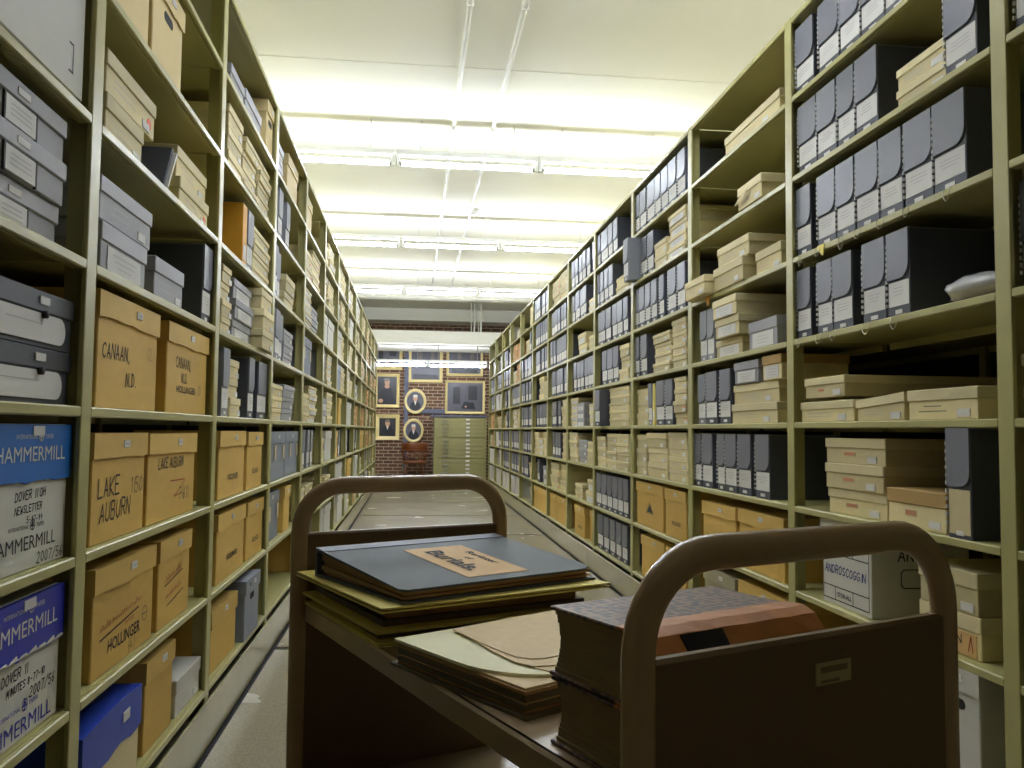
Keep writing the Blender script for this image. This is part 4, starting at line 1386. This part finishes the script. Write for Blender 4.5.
for q in sorted(BOXES, key=lambda q: q['y']):
    kk = NAMES[q['kind']]
    count[kk] = count.get(kk, 0) + 1
    me = box_meshes(q['kind'], q['w'], q['h'], q['d'], q['tg'], q['far'], q['seed'])
    loc = (q['x'], q['y'], q['z'])
    if count[kk] > 300 and q['far']:
        rest.setdefault(kk, []).append((q, me))
        continue
    if q['far']:
        key = id(me)
        if not hasattr(me, 'built'):
            me.built = me.mesh(kk)
        o = obj(kk, me.built, None, loc, q['rot'] + q['yaw'])
    else:
        o = obj(kk, None, None, loc, q['rot'] + q['yaw'])
        for nm, m_ in me:
            obj(nm, m_, o)
    tag(o, q['label'], 'box' if q['kind'] in 'togAsB' else {'D': 'document case', 'G': 'document case', 'F': 'portfolio', 'Y': 'file box'}.get(q['kind'], 'carton'), q['group'])
for kk, lst in rest.items():
    b = MB()
    for q, me in lst:
        M = Matrix.Translation((q['x'], q['y'], q['z'])) @ Matrix.Rotation(q['rot'], 4, 'Z')
        o_ = len(b.v)
        b.v.extend(tuple(M @ Vector(v)) for v in me.v)
        for f, mi_, s_ in zip(me.f, me.m, me.sm):
            b.f.append(tuple(i + o_ for i in f))
            b.m.append(b.mi(me.names[mi_]))
            b.sm.append(s_)
    o = obj(kk + '_far_rows', b.mesh(kk))
    tag(o, 'farthest %s on the last bays of both racks' % {'document_case': 'charcoal document cases', 'lidded_box': 'tan lidded boxes'}.get(kk, 'boxes'), 'boxes')
    o['kind'] = 'stuff'
print('BOXES', count, {k: len(v) for k, v in rest.items()})

# ------------------------------------------------------------------ small things on the shelves
def blob(name, sx, sy, sz_, m, seed, pinch=True, n=18, rings=12):
    r = random.Random(seed)
    b = MB()
    vs, fs = [], []
    for i in range(rings + 1):
        t = i / rings
        for j in range(n):
            a = 2 * math.pi * j / n
            rad = math.sin(math.pi * min(max(t, 0.02), 0.98)) ** 0.6
            if pinch and t < 0.35:
                rad *= 0.25 + 0.75 * (t / 0.35)
            rad *= 1 + r.uniform(-0.09, 0.09)
            vs.append(((t - 0.5) * sx, math.cos(a) * sy / 2 * rad, max(0.0, sz_ / 2 + math.sin(a) * sz_ / 2 * rad - (0.12 * sz_ if t < .2 else 0))))
    for i in range(rings):
        for j in range(n):
            l = (j + 1) % n
            fs.append((i * n + j, i * n + l, (i + 1) * n + l, (i + 1) * n + j))
    fs.append(tuple(range(n - 1, -1, -1)))
    fs.append(tuple(rings * n + j for j in range(n)))
    b.add(vs, fs, m, True)
    return b.mesh(name)
pk = obj('plastic_packet', None, None, (XR + 0.11, Y0 + 0.20, sz(1)), ROT['R'])
tag(pk, 'crumpled clear plastic packet lying beside the charcoal document cases, right rack', 'packet')
obj('wrap', blob('wrap', 0.34, 0.2, 0.085, 'plastic', 3), pk)
b = MB()
b.box(-0.12, 0.1, -0.08, 0.06, 0.0, 0.006, 'manila', 0.001)
obj('card', b.mesh('card'), pk, (0.02, 0, 0.0))
b = MB()
b.prism([(-0.02, 0.0), (0.016, -0.03), (0.024, -0.028), (0.03, 0.012), (-0.02, 0.012)], -0.004, -0.002, 'folder')
t = obj('yellow_tag', b.mesh('yellow_tag'), None, (XR, Y0 + 0.955, sz(2) - 0.012), ROT['R'])
tag(t, 'yellow paper tag hanging from the shelf lip under the document cases', 'tag')
b = MB()
b.prism([(-0.03, 0.0), (0.0, -0.035), (0.02, -0.03), (0.03, 0.014), (-0.03, 0.014)], -0.004, -0.002, 'yellow')
t = obj('yellow_tag', b.mesh('yellow_tag'), None, (XR, Y0 + BAY + 0.93, sz(2) - 0.016), ROT['R'])
tag(t, 'small yellow tag on shelf lip below the overhanging tan box', 'tag')

# ------------------------------------------------------------------ the far end: paintings, chair, map cabinet
YW = ROOM_Y1
def painting(x0, x1, z0, z1, label, kind, fw=0.07):
    w, h = x1 - x0, z1 - z0
    t = obj('framed_painting', None, None, ((x0 + x1) / 2, YW - 0.002, z0))
    tag(t, label, 'painting', 'framed paintings on the brick wall')
    # mitred frame: four mouldings
    def mould(pts_in, pts_out):
        pass
    b = MB()
    o = [(-w / 2, 0), (w / 2, 0), (w / 2, h), (-w / 2, h)]
    i_ = [(-w / 2 + fw, fw), (w / 2 - fw, fw), (w / 2 - fw, h - fw), (-w / 2 + fw, h - fw)]
    vs = [(p[0], 0, p[1]) for p in o] + [(p[0] * 0.985, -0.055, p[1] * 0.985 + h * 0.0075) for p in o] + [(p[0], -0.022, p[1]) for p in i_] + [(p[0], 0, p[1]) for p in i_]
    fs = []
    for k in range(4):
        l = (k + 1) % 4
        fs += [(k, l, 4 + l, 4 + k), (4 + k, 4 + l, 8 + l, 8 + k), (8 + k, 8 + l, 12 + l, 12 + k)]
    b.add(vs, fs, 'gilt')
    obj('frame', b.mesh('frame'), t)
    b = MB()
    b.box(-w / 2 + fw - 0.002, w / 2 - fw + 0.002, -0.014, -0.004, fw - 0.002, h - fw + 0.002, 'oil_mid' if kind in ('scene', 'group') else 'oil_dark')
    cv = obj('canvas', b.mesh('canvas'), t)
    b = MB()
    y = -0.0145
    def ell(cx, cz, rx, rz, m, dy=0.0):
        b.prism([(cx + rx * math.cos(2 * math.pi * q / 20), cz + rz * math.sin(2 * math.pi * q / 20)) for q in range(20)], y - 0.0008 - dy, y, m)
    if kind == 'bust':
        b.prism([(-w * 0.30, fw + 0.01), (w * 0.30, fw + 0.01), (w * 0.24, h * 0.42), (w * 0.08, h * 0.54), (-w * 0.08, h * 0.54), (-w * 0.24, h * 0.42)], y - 0.0006, y, 'coat_paint')
        ell(0, h * 0.66, w * 0.10, h * 0.125, 'skin_paint')
        ell(0, h * 0.745, w * 0.105, h * 0.06, 'hair_paint', 0.0004)
        b.prism([(-w * 0.05, h * 0.54), (0, h * 0.40), (w * 0.05, h * 0.54)], y - 0.0012, y, 'white_paint')
    elif kind == 'sitter':
        b.prism([(-w * 0.36, fw + 0.01), (w * 0.30, fw + 0.01), (w * 0.26, h * 0.40), (w * 0.12, h * 0.60), (-w * 0.10, h * 0.60), (-w * 0.26, h * 0.42)], y - 0.0006, y, 'coat_paint')
        ell(0.0, h * 0.74, w * 0.10, h * 0.105, 'skin_paint', 0.0003)
        ell(0.0, h * 0.62, w * 0.10, h * 0.06, 'skin_paint')
        ell(-w * 0.02, h * 0.82, w * 0.11, h * 0.05, 'hair_paint', 0.0006)
        ell(-w * 0.24, h * 0.20, w * 0.09, h * 0.06, 'skin_paint', 0.0003)
    elif kind == 'scene':
        b.prism([(-w * 0.3, h * 0.30), (-w * 0.12, h * 0.30), (-w * 0.12, h * 0.8), (-w * 0.3, h * 0.8)], y - 0.0006, y, 'oil_dark')
        b.prism([(w * 0.08, h * 0.42), (w * 0.30, h * 0.42), (w * 0.30, h * 0.84), (w * 0.08, h * 0.84)], y - 0.0006, y, 'oil_dark')
        b.prism([(-w * 0.1, h * 0.16), (w * 0.26, h * 0.14), (w * 0.22, h * 0.34), (-w * 0.02, h * 0.36)], y - 0.0006, y, 'coat_paint')
        ell(w * 0.02, h * 0.22, w * 0.03, h * 0.03, 'skin_paint', 0.0004)
    else:
        b.prism([(-w * 0.36, fw), (w * 0.36, fw), (w * 0.36, h * 0.18), (-w * 0.36, h * 0.2)], y - 0.0006, y, 'oil_dark')
        for q in (-0.2, 0.15):
            b.prism([(w * q, h * 0.45), (w * (q + .1), h * 0.45), (w * (q + .1), h * 0.9), (w * q, h * 0.9)], y - 0.0006, y, 'hair_paint')
    obj('painted_figure', b.mesh('painted_figure'), cv)
    return t
painting(-0.87, -0.31, 1.62, 2.38, 'gilt framed portrait of a woman in dark dress on brick wall', 'sitter')
painting(-0.83, -0.30, 0.90, 1.47, 'small gilt framed portrait of a man in black below the woman portrait', 'bust', 0.085)
painting(-0.95, -0.26, 2.46, 3.2, 'gilt framed dark painting at upper left partly above the soffit edge', 'scene')
painting(-0.13, 0.64, 2.19, 3.15, 'gilt framed grey painting in the middle of the upper row', 'group')
painting(0.72, 1.55, 2.35, 3.2, 'gilt framed painting at the right end of the upper row', 'group', 0.06)
painting(0.70, 1.60, 1.50, 2.255, 'wide gilt framed interior scene hanging just above the map cabinet', 'scene', 0.055)
def oval(cx, cz, rx, rz, label):
    t = obj('oval_portrait', None, None, (cx, YW - 0.045, cz))
    tag(t, label, 'painting', 'oval gilt portraits')
    b = MB()
    N, prof = 36, [(1.0, 0.0), (1.0, -0.03), (0.93, -0.05), (0.86, -0.035), (0.80, -0.045), (0.75, -0.015), (0.75, 0.0)]
    vs = [(rx * p[0] * math.cos(2 * math.pi * i / N), p[1], rz * p[0] * math.sin(2 * math.pi * i / N)) for i in range(N) for p in prof]
    k = len(prof)
    fs = [(i * k + j, ((i + 1) % N) * k + j, ((i + 1) % N) * k + j + 1, i * k + j + 1) for i in range(N) for j in range(k - 1)]
    b.add(vs, fs, 'gilt', True)
    obj('frame', b.mesh('frame'), t)
    b = MB()
    b.prism([(rx * .76 * math.cos(2 * math.pi * i / 32), rz * .76 * math.sin(2 * math.pi * i / 32)) for i in range(32)], -0.012, -0.002, 'oil_mid')
    cv = obj('canvas', b.mesh('canvas'), t)
    b = MB()
    def ell(x, z, a, c, m, y):
        b.prism([(x + a * math.cos(2 * math.pi * q / 20), z + c * math.sin(2 * math.pi * q / 20)) for q in range(20)], y, -0.012, m)
    b.prism([(-rx * .5, -rz * .55), (0, -rz * .74), (rx * .5, -rz * .55), (rx * .45, -rz * .2), (rx * .15, rz * .02), (-rx * .15, rz * .02), (-rx * .45, -rz * .2)], -0.0128, -0.012, 'coat_paint')
    ell(0, rz * .25, rx * .2, rz * .24, 'skin_paint', -0.0132)
    ell(0, rz * .42, rx * .21, rz * .12, 'white_paint', -0.0136)
    b.prism([(-rx * .12, rz * .02), (0, -rz * .32), (rx * .12, rz * .02)], -0.0136, -0.012, 'white_paint')
    obj('painted_figure', b.mesh('painted_figure'), cv)
oval(0.04, 1.765, 0.245, 0.283, 'upper oval gilt portrait of a man in dark coat on brick wall')
oval(0.01, 1.113, 0.228, 0.27, 'lower oval gilt portrait of a man in dark coat above the chair')

# captain's chair
ch = obj('captains_chair', None, None, (0.04, 18.35, 0), math.pi)
tag(ch, 'brown varnished wooden barrel-back chair with spindles below the oval portraits', 'chair')
b = MB()
b.tube([(0, 0, 0.40), (0, 0, 0.42), (0, 0, 0.46), (0, 0, 0.47)], [0.26, 0.28, 0.28, 0.25], [0.25, 0.27, 0.27, 0.24], m='wood', n=24)
obj('seat', b.mesh('seat'), ch)
for sx in (-1, 1):
    for sy in (-1, 1):
        b = MB()
        b.tube([(sx * 0.16, sy * 0.15, 0.44), (sx * 0.19, sy * 0.18, 0.25), (sx * 0.215, sy * 0.205, 0.0)], [0.016, 0.022, 0.014], [0.016, 0.022, 0.014], m='wood', n=10)
        obj('leg', b.mesh('leg'), ch)
for z in (0.17, 0.22):
    b = MB()
    if z < 0.2:
        b.tube([(-0.2, -0.19, z), (0.2, -0.19, z)], 0.011, m='wood', n=8)
        obj('stretcher', b.mesh('stretcher'), ch)
    else:
        for x in (-0.195, 0.195):
            b = MB()
            b.tube([(x, -0.18, z), (x, 0.18, z)], 0.011, m='wood', n=8)
            obj('stretcher', b.mesh('stretcher'), ch)
b = MB()
pa = [(0.285 * math.cos(math.radians(a)), -0.02 + 0.27 * math.sin(math.radians(a)), 0.68) for a in range(-200, 21, 11)]
b.tube(pa, 0.038, 0.022, m='wood', n=10)
obj('arm_rail', b.mesh('arm_rail'), ch)
b = MB()
pa = [(0.28 * math.cos(math.radians(a)), -0.02 + 0.265 * math.sin(math.radians(a)), 0.77) for a in range(-165, -14, 10)]
b.tube(pa, 0.014, 0.085, m='wood', n=10)
obj('crest_rail', b.mesh('crest_rail'), ch)
for i in range(11):
    a = math.radians(-190 + i * 20)
    p0 = Vector((0.215 * math.cos(a), 0.205 * math.sin(a), 0.465))
    p1 = Vector((0.278 * math.cos(a), -0.02 + 0.262 * math.sin(a), 0.675))
    b = MB()
    b.tube([p0, p0.lerp(p1, 0.5), p1], [0.011, 0.017, 0.011], [0.011, 0.017, 0.011], m='wood', n=8)
    obj('spindle', b.mesh('spindle'), ch)

# map cabinet: three stacked units of five drawers
mc = obj('map_cabinet', None, None, (1.0, 17.9, 0))
tag(mc, 'olive green steel map cabinet of shallow drawers standing before the brick wall', 'cabinet')
CWd = 1.11
b = MB()
b.box(-CWd / 2, CWd / 2, 0.03, 0.85, 0.0, 0.10, 'olive_dark')
obj('base', b.mesh('base'), mc)
for u in range(3):
    z0 = 0.10 + u * 0.437
    b = MB()
    b.box(-CWd / 2, CWd / 2, 0.012, 0.85, z0, z0 + 0.434, 'file_green')
    un = obj('unit', b.mesh('unit'), mc)
    for i in range(5):
        z = z0 + 0.012 + i * 0.0835
        b = MB()
        b.box(-CWd / 2 + 0.02, CWd / 2 - 0.02, 0.0, 0.012, z, z + 0.078, 'file_green', 0.002)
        dr = obj('drawer', b.mesh('drawer'), mc)
        b = MB()
        for x in (-0.32,):
            b.box(x - 0.065, x + 0.065, -0.02, 0.0, z + 0.030, z + 0.046, 'steel', 0.003)
        obj('handle', b.mesh('handle'), dr)
        b = MB()
        b.box(0.11, 0.20, -0.004, 0.0, z + 0.018, z + 0.06, 'steel')
        b.quad(0.115, 0.195, z + 0.022, z + 0.056, -0.0045, 'paper')
        obj('label_holder', b.mesh('label_holder'), dr)
b = MB()
b.box(-CWd / 2 - 0.07, CWd / 2 + 0.005, -0.02, 0.87, 1.411, 1.45, 'bluegrey', 0.003)
obj('top', b.mesh('top'), mc)

# ------------------------------------------------------------------ book cart
CA = math.radians(23.65)
cw, clen = 0.44, 1.023
CH = 1.026
cart = obj('book_cart', None, None, (0.195, 1.288, 0), CA)
tag(cart, 'brown enamelled steel book cart with tubular end handles in the aisle', 'cart')
def end_frame(yl, name):
    rad = 0.085
    x0 = cw / 2
    pts = [(-x0, yl, 0.12), (-x0, yl, 0.5), (-x0, yl, CH - rad)]
    pts += [(-x0 + rad - rad * math.cos(math.radians(a)), yl, CH - rad + rad * math.sin(math.radians(a))) for a in range(10, 91, 10)]
    pts += [(x0 - rad + rad * math.sin(math.radians(a)), yl, CH - rad + rad * math.cos(math.radians(a))) for a in range(0, 91, 10)]
    pts += [(x0, yl, 0.5), (x0, yl, 0.12)]
    b = MB()
    b.tube(pts, 0.017, 0.0125, m='cart', n=16, up=Vector((0, 1, 0)).cross(Vector((0, 0, 1))) * 0 + Vector((0, 1, 0)))
    fr = obj('end_frame', b.mesh('end_frame'), cart)
    b = MB()
    b.box(-x0 + 0.008, x0 - 0.008, yl - 0.008, yl + 0.008, 0.16, 0.937, 'cart_panel_shaded', 0.004)
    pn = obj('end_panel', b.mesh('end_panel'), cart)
    for s in (-1, 1):
        b = MB()
        b.box(-0.022, 0.022, -0.018, 0.018, 0.105, 0.122, 'steel', 0.003)
        b.box(-0.016, -0.012, -0.016, 0.03, 0.05, 0.105, 'steel')
        b.box(0.012, 0.016, -0.016, 0.03, 0.05, 0.105, 'steel')
        ca = obj('caster', b.mesh('caster'), cart, (s * x0, yl, 0))
        b = MB()
        b.tube([(-0.011, 0.012, 0.05), (0.011, 0.012, 0.05)], 0.05, m='rubber', n=20)
        obj('wheel', b.mesh('wheel'), ca)
    return pn
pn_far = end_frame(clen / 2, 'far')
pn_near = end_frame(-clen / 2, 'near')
b = MB()
b.box(-0.026, 0.026, -0.0012, 0, -0.011, 0.011, 'sticker')
b.quad(-0.02, 0.02, 0.001, 0.007, -0.0016, 'sticker_ink')
b.quad(-0.02, 0.008, -0.009, -0.006, -0.0016, 'sticker_ink')
st = obj('maker_plate', b.mesh('maker_plate'), pn_near, (0.022, -clen / 2 - 0.0085, 0.898))
SHZ = 0.805
for z in (SHZ, 0.47, 0.16):
    b = MB()
    e = clen / 2 - 0.011
    b.box(-cw / 2 + 0.012, cw / 2 - 0.012, -e, e, z - 0.004, z, 'cart_top')
    for s in (-1, 1):
        x = s * (cw / 2 - 0.008)
        b.box(min(x, x - s * 0.012), max(x, x - s * 0.012), -e, e, z - 0.036, z, 'cart_top', 0.004)
    b.box(-cw / 2 + 0.012, cw / 2 - 0.012, -e, -e + 0.006, z - 0.036, z - 0.004, 'cart')
    b.box(-cw / 2 + 0.012, cw / 2 - 0.012, e - 0.006, e, z - 0.036, z - 0.004, 'cart')
    obj('shelf', b.mesh('cart_shelf'), cart)

CM = Matrix.Translation((0.195, 1.288, 0)) @ Matrix.Rotation(CA, 4, 'Z')
def oncart(name, x, y, z, rz, label, cat, group=None):
    p = CM @ Vector((x, y, z))
    o = obj(name, None, None, p, CA + math.radians(rz))
    tag(o, label, cat, group)
    return o
# folders under the ledger
def board(b, w, l, z0, z1, m, droop=0.0, n=10, seed=0, curl=0.0):
    """sheet of card lying flat, with its near-left corner region curling by droop"""
    vs, fs = [], []
    for side_, z in ((0, z1), (1, z0)):
        for i in range(n + 1):
            for j in range(n + 1):
                u, v = i / n, j / n
                dz = -droop * (u ** 3) - curl * ((1 - v) ** 3)
                vs.append(((u - 0.5) * w, (v - 0.5) * l, z + dz))
    N = (n + 1) * (n + 1)
    for i in range(n):
        for j in range(n):
            a = i * (n + 1) + j
            fs.append((a, a + n + 1, a + n + 2, a + 1))
            fs.append((N + a, N + a + 1, N + a + n + 2, N + a + n + 1))
    ring = [i * (n + 1) for i in range(n + 1)] + [n * (n + 1) + j for j in range(1, n + 1)] + [i * (n + 1) + n for i in range(n - 1, -1, -1)] + [j for j in range(n - 1, 0, -1)]
    for a, c in zip(ring, ring[1:] + ring[:1]):
        fs.append((a, N + a, N + c, c))
    b.add(vs, fs, m)
z = SHZ
fspec = [(0.415, 0.37, 0.005, 'folder', -0.004, 0.312, 0.5), (0.385, 0.34, 0.014, 'folder_dark', -0.002, 0.322, -1.0), (0.415, 0.37, 0.004, 'folder', -0.008, 0.312, 1.0),
         (0.385, 0.335, 0.032, 'folder_dark', 0.0, 0.322, 0.5), (0.44, 0.385, 0.008, 'folder', -0.004, 0.302, 2.5)]
fl_l = ['yellow manila folder at the bottom of the pile on the cart', 'dark brown folder second from the bottom of the cart pile', 'yellow manila folder in the middle of the cart pile',
        'thick dark brown folder fourth from the bottom of the cart pile', 'large yellow manila folder directly under the blue-grey ledger']
for i, (w, l, h, m, x, y, a) in enumerate(fspec):
    t = oncart('document_folder', x, y, z, a, fl_l[i], 'folder', 'folders under the ledger')
    b = MB()
    board(b, w, l, 0.0, h * 0.3, m)
    obj('back_leaf', b.mesh('back_leaf'), t)
    b = MB()
    b.box(-w / 2 + 0.012, w / 2 - 0.012, -l / 2 + 0.01, l / 2 - 0.006, h * 0.3, h * 0.7, 'pages_old' if 'dark' in m else 'sheet')
    obj('papers', b.mesh('papers'), t)
    b = MB()
    board(b, w, l, h * 0.7, h, m)
    obj('front_leaf', b.mesh('front_leaf'), t)
    z += h + 0.0002
LZ = z + 0.0003
# ledger, thicker at its spine
lw, ll = 0.40, 0.31
t0, t1 = 0.050, 0.022          # spine side (far), fore edge (near)
led = oncart('ledger_book', 0.0, 0.285, LZ, 7, 'old blue-grey cloth ledger with lettered paper label lying on folders', 'book')
def wedge(b, x0, x1, y0, y1, f0, f1, m):
    """between heights f0(y) and f1(y)"""
    vs = [(x, y, g(y)) for x in (x0, x1) for y in (y0, y1) for g in (f0, f1)]
    b.add(vs, [(0, 1, 3, 2), (4, 6, 7, 5), (0, 4, 5, 1), (2, 3, 7, 6), (0, 2, 6, 4), (1, 5, 7, 3)], m)
def top(y):
    return t1 + (t0 - t1) * (y + ll / 2) / ll
b = MB()
wedge(b, -lw / 2, lw / 2, -ll / 2, ll / 2, lambda y: 0, lambda y: 0.004, 'ledger')
obj('back_cover', b.mesh('back_cover'), led)
b = MB()
nseg = 5
for i in range(nseg):
    f0 = i / nseg
    r_ = random.Random(i)
    ins = 0.006 + r_.uniform(0, 0.006)
    wedge(b, -lw / 2 + ins, lw / 2 - ins, -ll / 2 + ins, ll / 2 - 0.008, lambda y, f=f0: 0.004 + (top(y) - 0.008) * f, lambda y, f=f0: 0.004 + (top(y) - 0.008) * (f + 0.97 / nseg), 'pages_old')
obj('page_block', b.mesh('page_block'), led)
b = MB()
# front cover with rounded near corners
cr = 0.035
pts = [(-lw / 2, ll / 2), (-lw / 2, -ll / 2 + 0.012), (-lw / 2 + 0.012, -ll / 2)] + [(lw / 2 - cr + cr * math.sin(math.radians(a)), -ll / 2 + cr - cr * math.cos(math.radians(a))) for a in range(0, 91, 15)] + [(lw / 2, ll / 2)]
n = len(pts)
vs = [(p[0], p[1], top(p[1])) for p in pts] + [(p[0], p[1], top(p[1]) - 0.004) for p in pts]
fs = [tuple(range(n)), tuple(range(2 * n - 1, n - 1, -1))] + [(i, i + n, (i + 1) % n + n, (i + 1) % n) for i in range(n)]
b.add(vs, fs, 'ledger')
obj('front_cover', b.mesh('front_cover'), led)
b = MB()
wedge(b, -lw / 2 - 0.001, lw / 2 + 0.001, ll / 2 - 0.032, ll / 2 + 0.003, lambda y: top(y) - 0.0045, lambda y: top(y) + 0.0012, 'ledger_spine')
wedge(b, -lw / 2 - 0.001, lw / 2 + 0.001, ll / 2 - 0.004, ll / 2 + 0.003, lambda y: 0.0, lambda y: top(y) - 0.004, 'ledger_spine')
obj('spine', b.mesh('spine'), led)
b = MB()
x0, x1, y0_, y1_ = -0.06, 0.068, -0.128, 0.085
wedge(b, x0, x1, y0_, y1_, lambda y: top(y) - 0.001, lambda y: top(y) + 0.0008, 'ledger_label')
lb = obj('paper_label', b.mesh('paper_label'), led)
b = MB()
def ledger_text(text, xbase, ymid, width, hgt):
    vs, fs = type_mesh(text, 0.03)
    a0 = min(v[0] for v in vs); a1 = max(v[0] for v in vs)
    c0 = min(v[1] for v in vs); c1 = max(v[1] for v in vs)
    k = width / (a1 - a0)
    kz = hgt / (c1 - c0)
    out = []
    for v in vs:
        y = ymid + width / 2 - (v[0] - a0) * k
        x = xbase + (v[1] - c0) * kz
        out.append((x, y, top(y) + 0.0014))
    b.add(out, fs, 'blackink')
ledger_text('Register', 0.034, -0.018, 0.095, 0.021)
ledger_text('of', 0.014, -0.014, 0.02, 0.011)
ledger_text('Burials.', -0.034, -0.018, 0.15, 0.036)
obj('lettering', b.mesh('lettering'), lb)

# bundle of papers in the middle of the cart
bw, bl = 0.385, 0.285
bx, by, ba = -0.012, -0.085, 9
z = SHZ
t = oncart('paper_folder', bx, by, z, ba, 'worn dark folder stuffed with papers in the middle of the cart', 'folder')
b = MB()
board(b, bw + 0.006, bl + 0.012, 0.0, 0.004, 'folder_dark', seed=1)
obj('back_leaf', b.mesh('back_leaf'), t)
b = MB()
r_ = random.Random(4)
zz = 0.004
for i, (m, h) in enumerate((('pages_old', 0.004), ('folder_dark', 0.006), ('old_sheet', 0.003), ('folder_dark', 0.009), ('pages_old', 0.004), ('old_sheet', 0.003))):
    ins = r_.uniform(0.002, 0.012)
    b.box(-bw / 2 + ins, bw / 2 - ins, -bl / 2 + ins, bl / 2 - ins, zz, zz + h, m)
    zz += h
obj('papers', b.mesh('papers'), t)
b = MB()
b.prism([(-bw / 2, bl / 2), (-bw / 2, -bl / 2 + 0.14)] + [(-bw / 2 + 0.10 - 0.10 * math.cos(math.radians(a)), -bl / 2 + 0.135 - 0.125 * math.sin(math.radians(a))) for a in range(10, 91, 10)] + [(bw / 2, -bl / 2 + 0.01), (bw / 2, bl / 2)], zz, zz + 0.004, 'sheet', axis='z')
obj('front_leaf', b.mesh('front_leaf'), t)
top_z = SHZ + zz + 0.0043
BM = CM @ Matrix.Translation((bx, by, 0)) @ Matrix.Rotation(math.radians(ba), 4, 'Z')
def sheet(pts, z, label, m='old_sheet', th=0.0012):
    b = MB()
    c = [sum(p[i] for p in pts) / len(pts) for i in (0, 1)]
    b.prism([(p[0] - c[0], p[1] - c[1]) for p in pts], 0.0, th, m, axis='z')
    p = BM @ Vector((c[0], c[1], z))
    o = obj('old_paper_sheet', b.mesh('old_paper_sheet'), None, p, CA + math.radians(ba))
    tag(o, label, 'paper', 'old sheets on the paper folder')
sheet([(-0.10, -0.04), (-0.135, -0.075), (-0.13, -0.118), (-0.10, -0.126), (0.1, -0.125), (0.17, -0.07), (0.17, 0.09), (0.02, 0.06)], top_z, 'lowest cream paper sheet sticking out on the paper folder')
sheet([(-0.112, 0.07), (-0.13, 0.0), (-0.14, -0.06), (-0.135, -0.09), (-0.11, -0.102), (0.09, -0.108), (0.17, -0.05), (0.175, 0.10), (0.0, 0.085)], top_z + 0.0014, 'middle aged paper sheet on the paper folder')
sheet([(-0.105, 0.125), (-0.114, 0.07), (-0.123, 0.01), (-0.127, -0.045), (-0.118, -0.066), (-0.10, -0.074), (0.10, -0.085), (0.172, -0.03), (0.175, 0.135), (0.0, 0.132)], top_z + 0.0028, 'top mottled aged paper sheet on the paper folder')

# two thick leather-bound volumes at the near end
def volume(z, h, label, x, y, rz, w, l):
    t = oncart('bound_volume', x, y, z, rz, label, 'book', 'leather bound volumes on the cart')
    tc_ = 0.004
    for nm, za in (('back_cover', 0.0), ('front_cover', h - tc_)):
        b = MB()
        b.box(-w / 2, w / 2, -l / 2 + 0.02, l / 2, za, za + tc_, 'marbled', 0.0012)
        obj(nm, b.mesh(nm), t)
    b = MB()
    r_ = random.Random(int(z * 1000))
    lay = 14
    for i in range(lay):
        f0, f1 = i / lay, (i + 1) / lay
        mid = (f0 + f1) / 2
        ins = 0.0035 + 0.007 * math.sin(math.pi * mid) + r_.uniform(-0.0005, 0.0005)
        b.box(-w / 2 + ins, w / 2 - ins, -l / 2 + 0.012, l / 2 - 0.006, tc_ + (h - 2 * tc_) * f0, tc_ + (h - 2 * tc_) * f1, 'pages')
    obj('page_block', b.mesh('page_block'), t)
    b = MB()
    # rounded leather spine along the near side, wrapping on to the covers
    prof = [(-l / 2 + 0.045, h + 0.0012), (-l / 2 + 0.02, h + 0.0016), (-l / 2 + 0.006, h - 0.004), (-l / 2 - 0.006, h * 0.75), (-l / 2 - 0.010, h * 0.5), (-l / 2 - 0.006, h * 0.25), (-l / 2 + 0.006, 0.004), (-l / 2 + 0.02, 0.0), (-l / 2 + 0.045, 0.0),
            (-l / 2 + 0.045, 0.002), (-l / 2 + 0.02, 0.003), (-l / 2 + 0.012, 0.008), (-l / 2 + 0.004, h * 0.5), (-l / 2 + 0.012, h - 0.008), (-l / 2 + 0.02, h - 0.003), (-l / 2 + 0.045, h - 0.002)]
    n = len(prof)
    K = 12
    vs = []
    for k in range(K + 1):
        x_ = -w / 2 - 0.001 + (w + 0.002) * k / K
        for (yy, zz_) in prof:
            vs.append((x_, yy + r_.uniform(-0.0009, 0.0009), zz_ if zz_ < 0.001 else zz_ + r_.uniform(-0.0006, 0.0006)))
    fs = [(k * n + i, k * n + (i + 1) % n, (k + 1) * n + (i + 1) % n, (k + 1) * n + i) for k in range(K) for i in range(n)]
    fs += [tuple(range(n - 1, -1, -1)), tuple(K * n + i for i in range(n))]
    b.add(vs, fs, 'leather')
    sp = obj('spine', b.mesh('spine'), t)
    b = MB()
    b.prism([(-l / 2 + 0.003, h - 0.004), (-l / 2 - 0.0075, h * 0.75), (-l / 2 - 0.0115, h * 0.5), (-l / 2 - 0.009, h * 0.5), (-l / 2 - 0.004, h * 0.76), (-l / 2 + 0.006, h - 0.006)], -0.075, -0.02, 'blackink', axis='x')
    obj('title_panel', b.mesh('title_panel'), sp)
    return t
volume(SHZ, 0.0705, 'lower thick leather-backed volume with marbled covers on the cart', -0.070, -0.408, 0, 0.245, 0.158)
volume(SHZ + 0.072, 0.0725, 'upper thick volume with marbled cover and worn orange leather spine', -0.072, -0.404, 1.5, 0.24, 0.158)
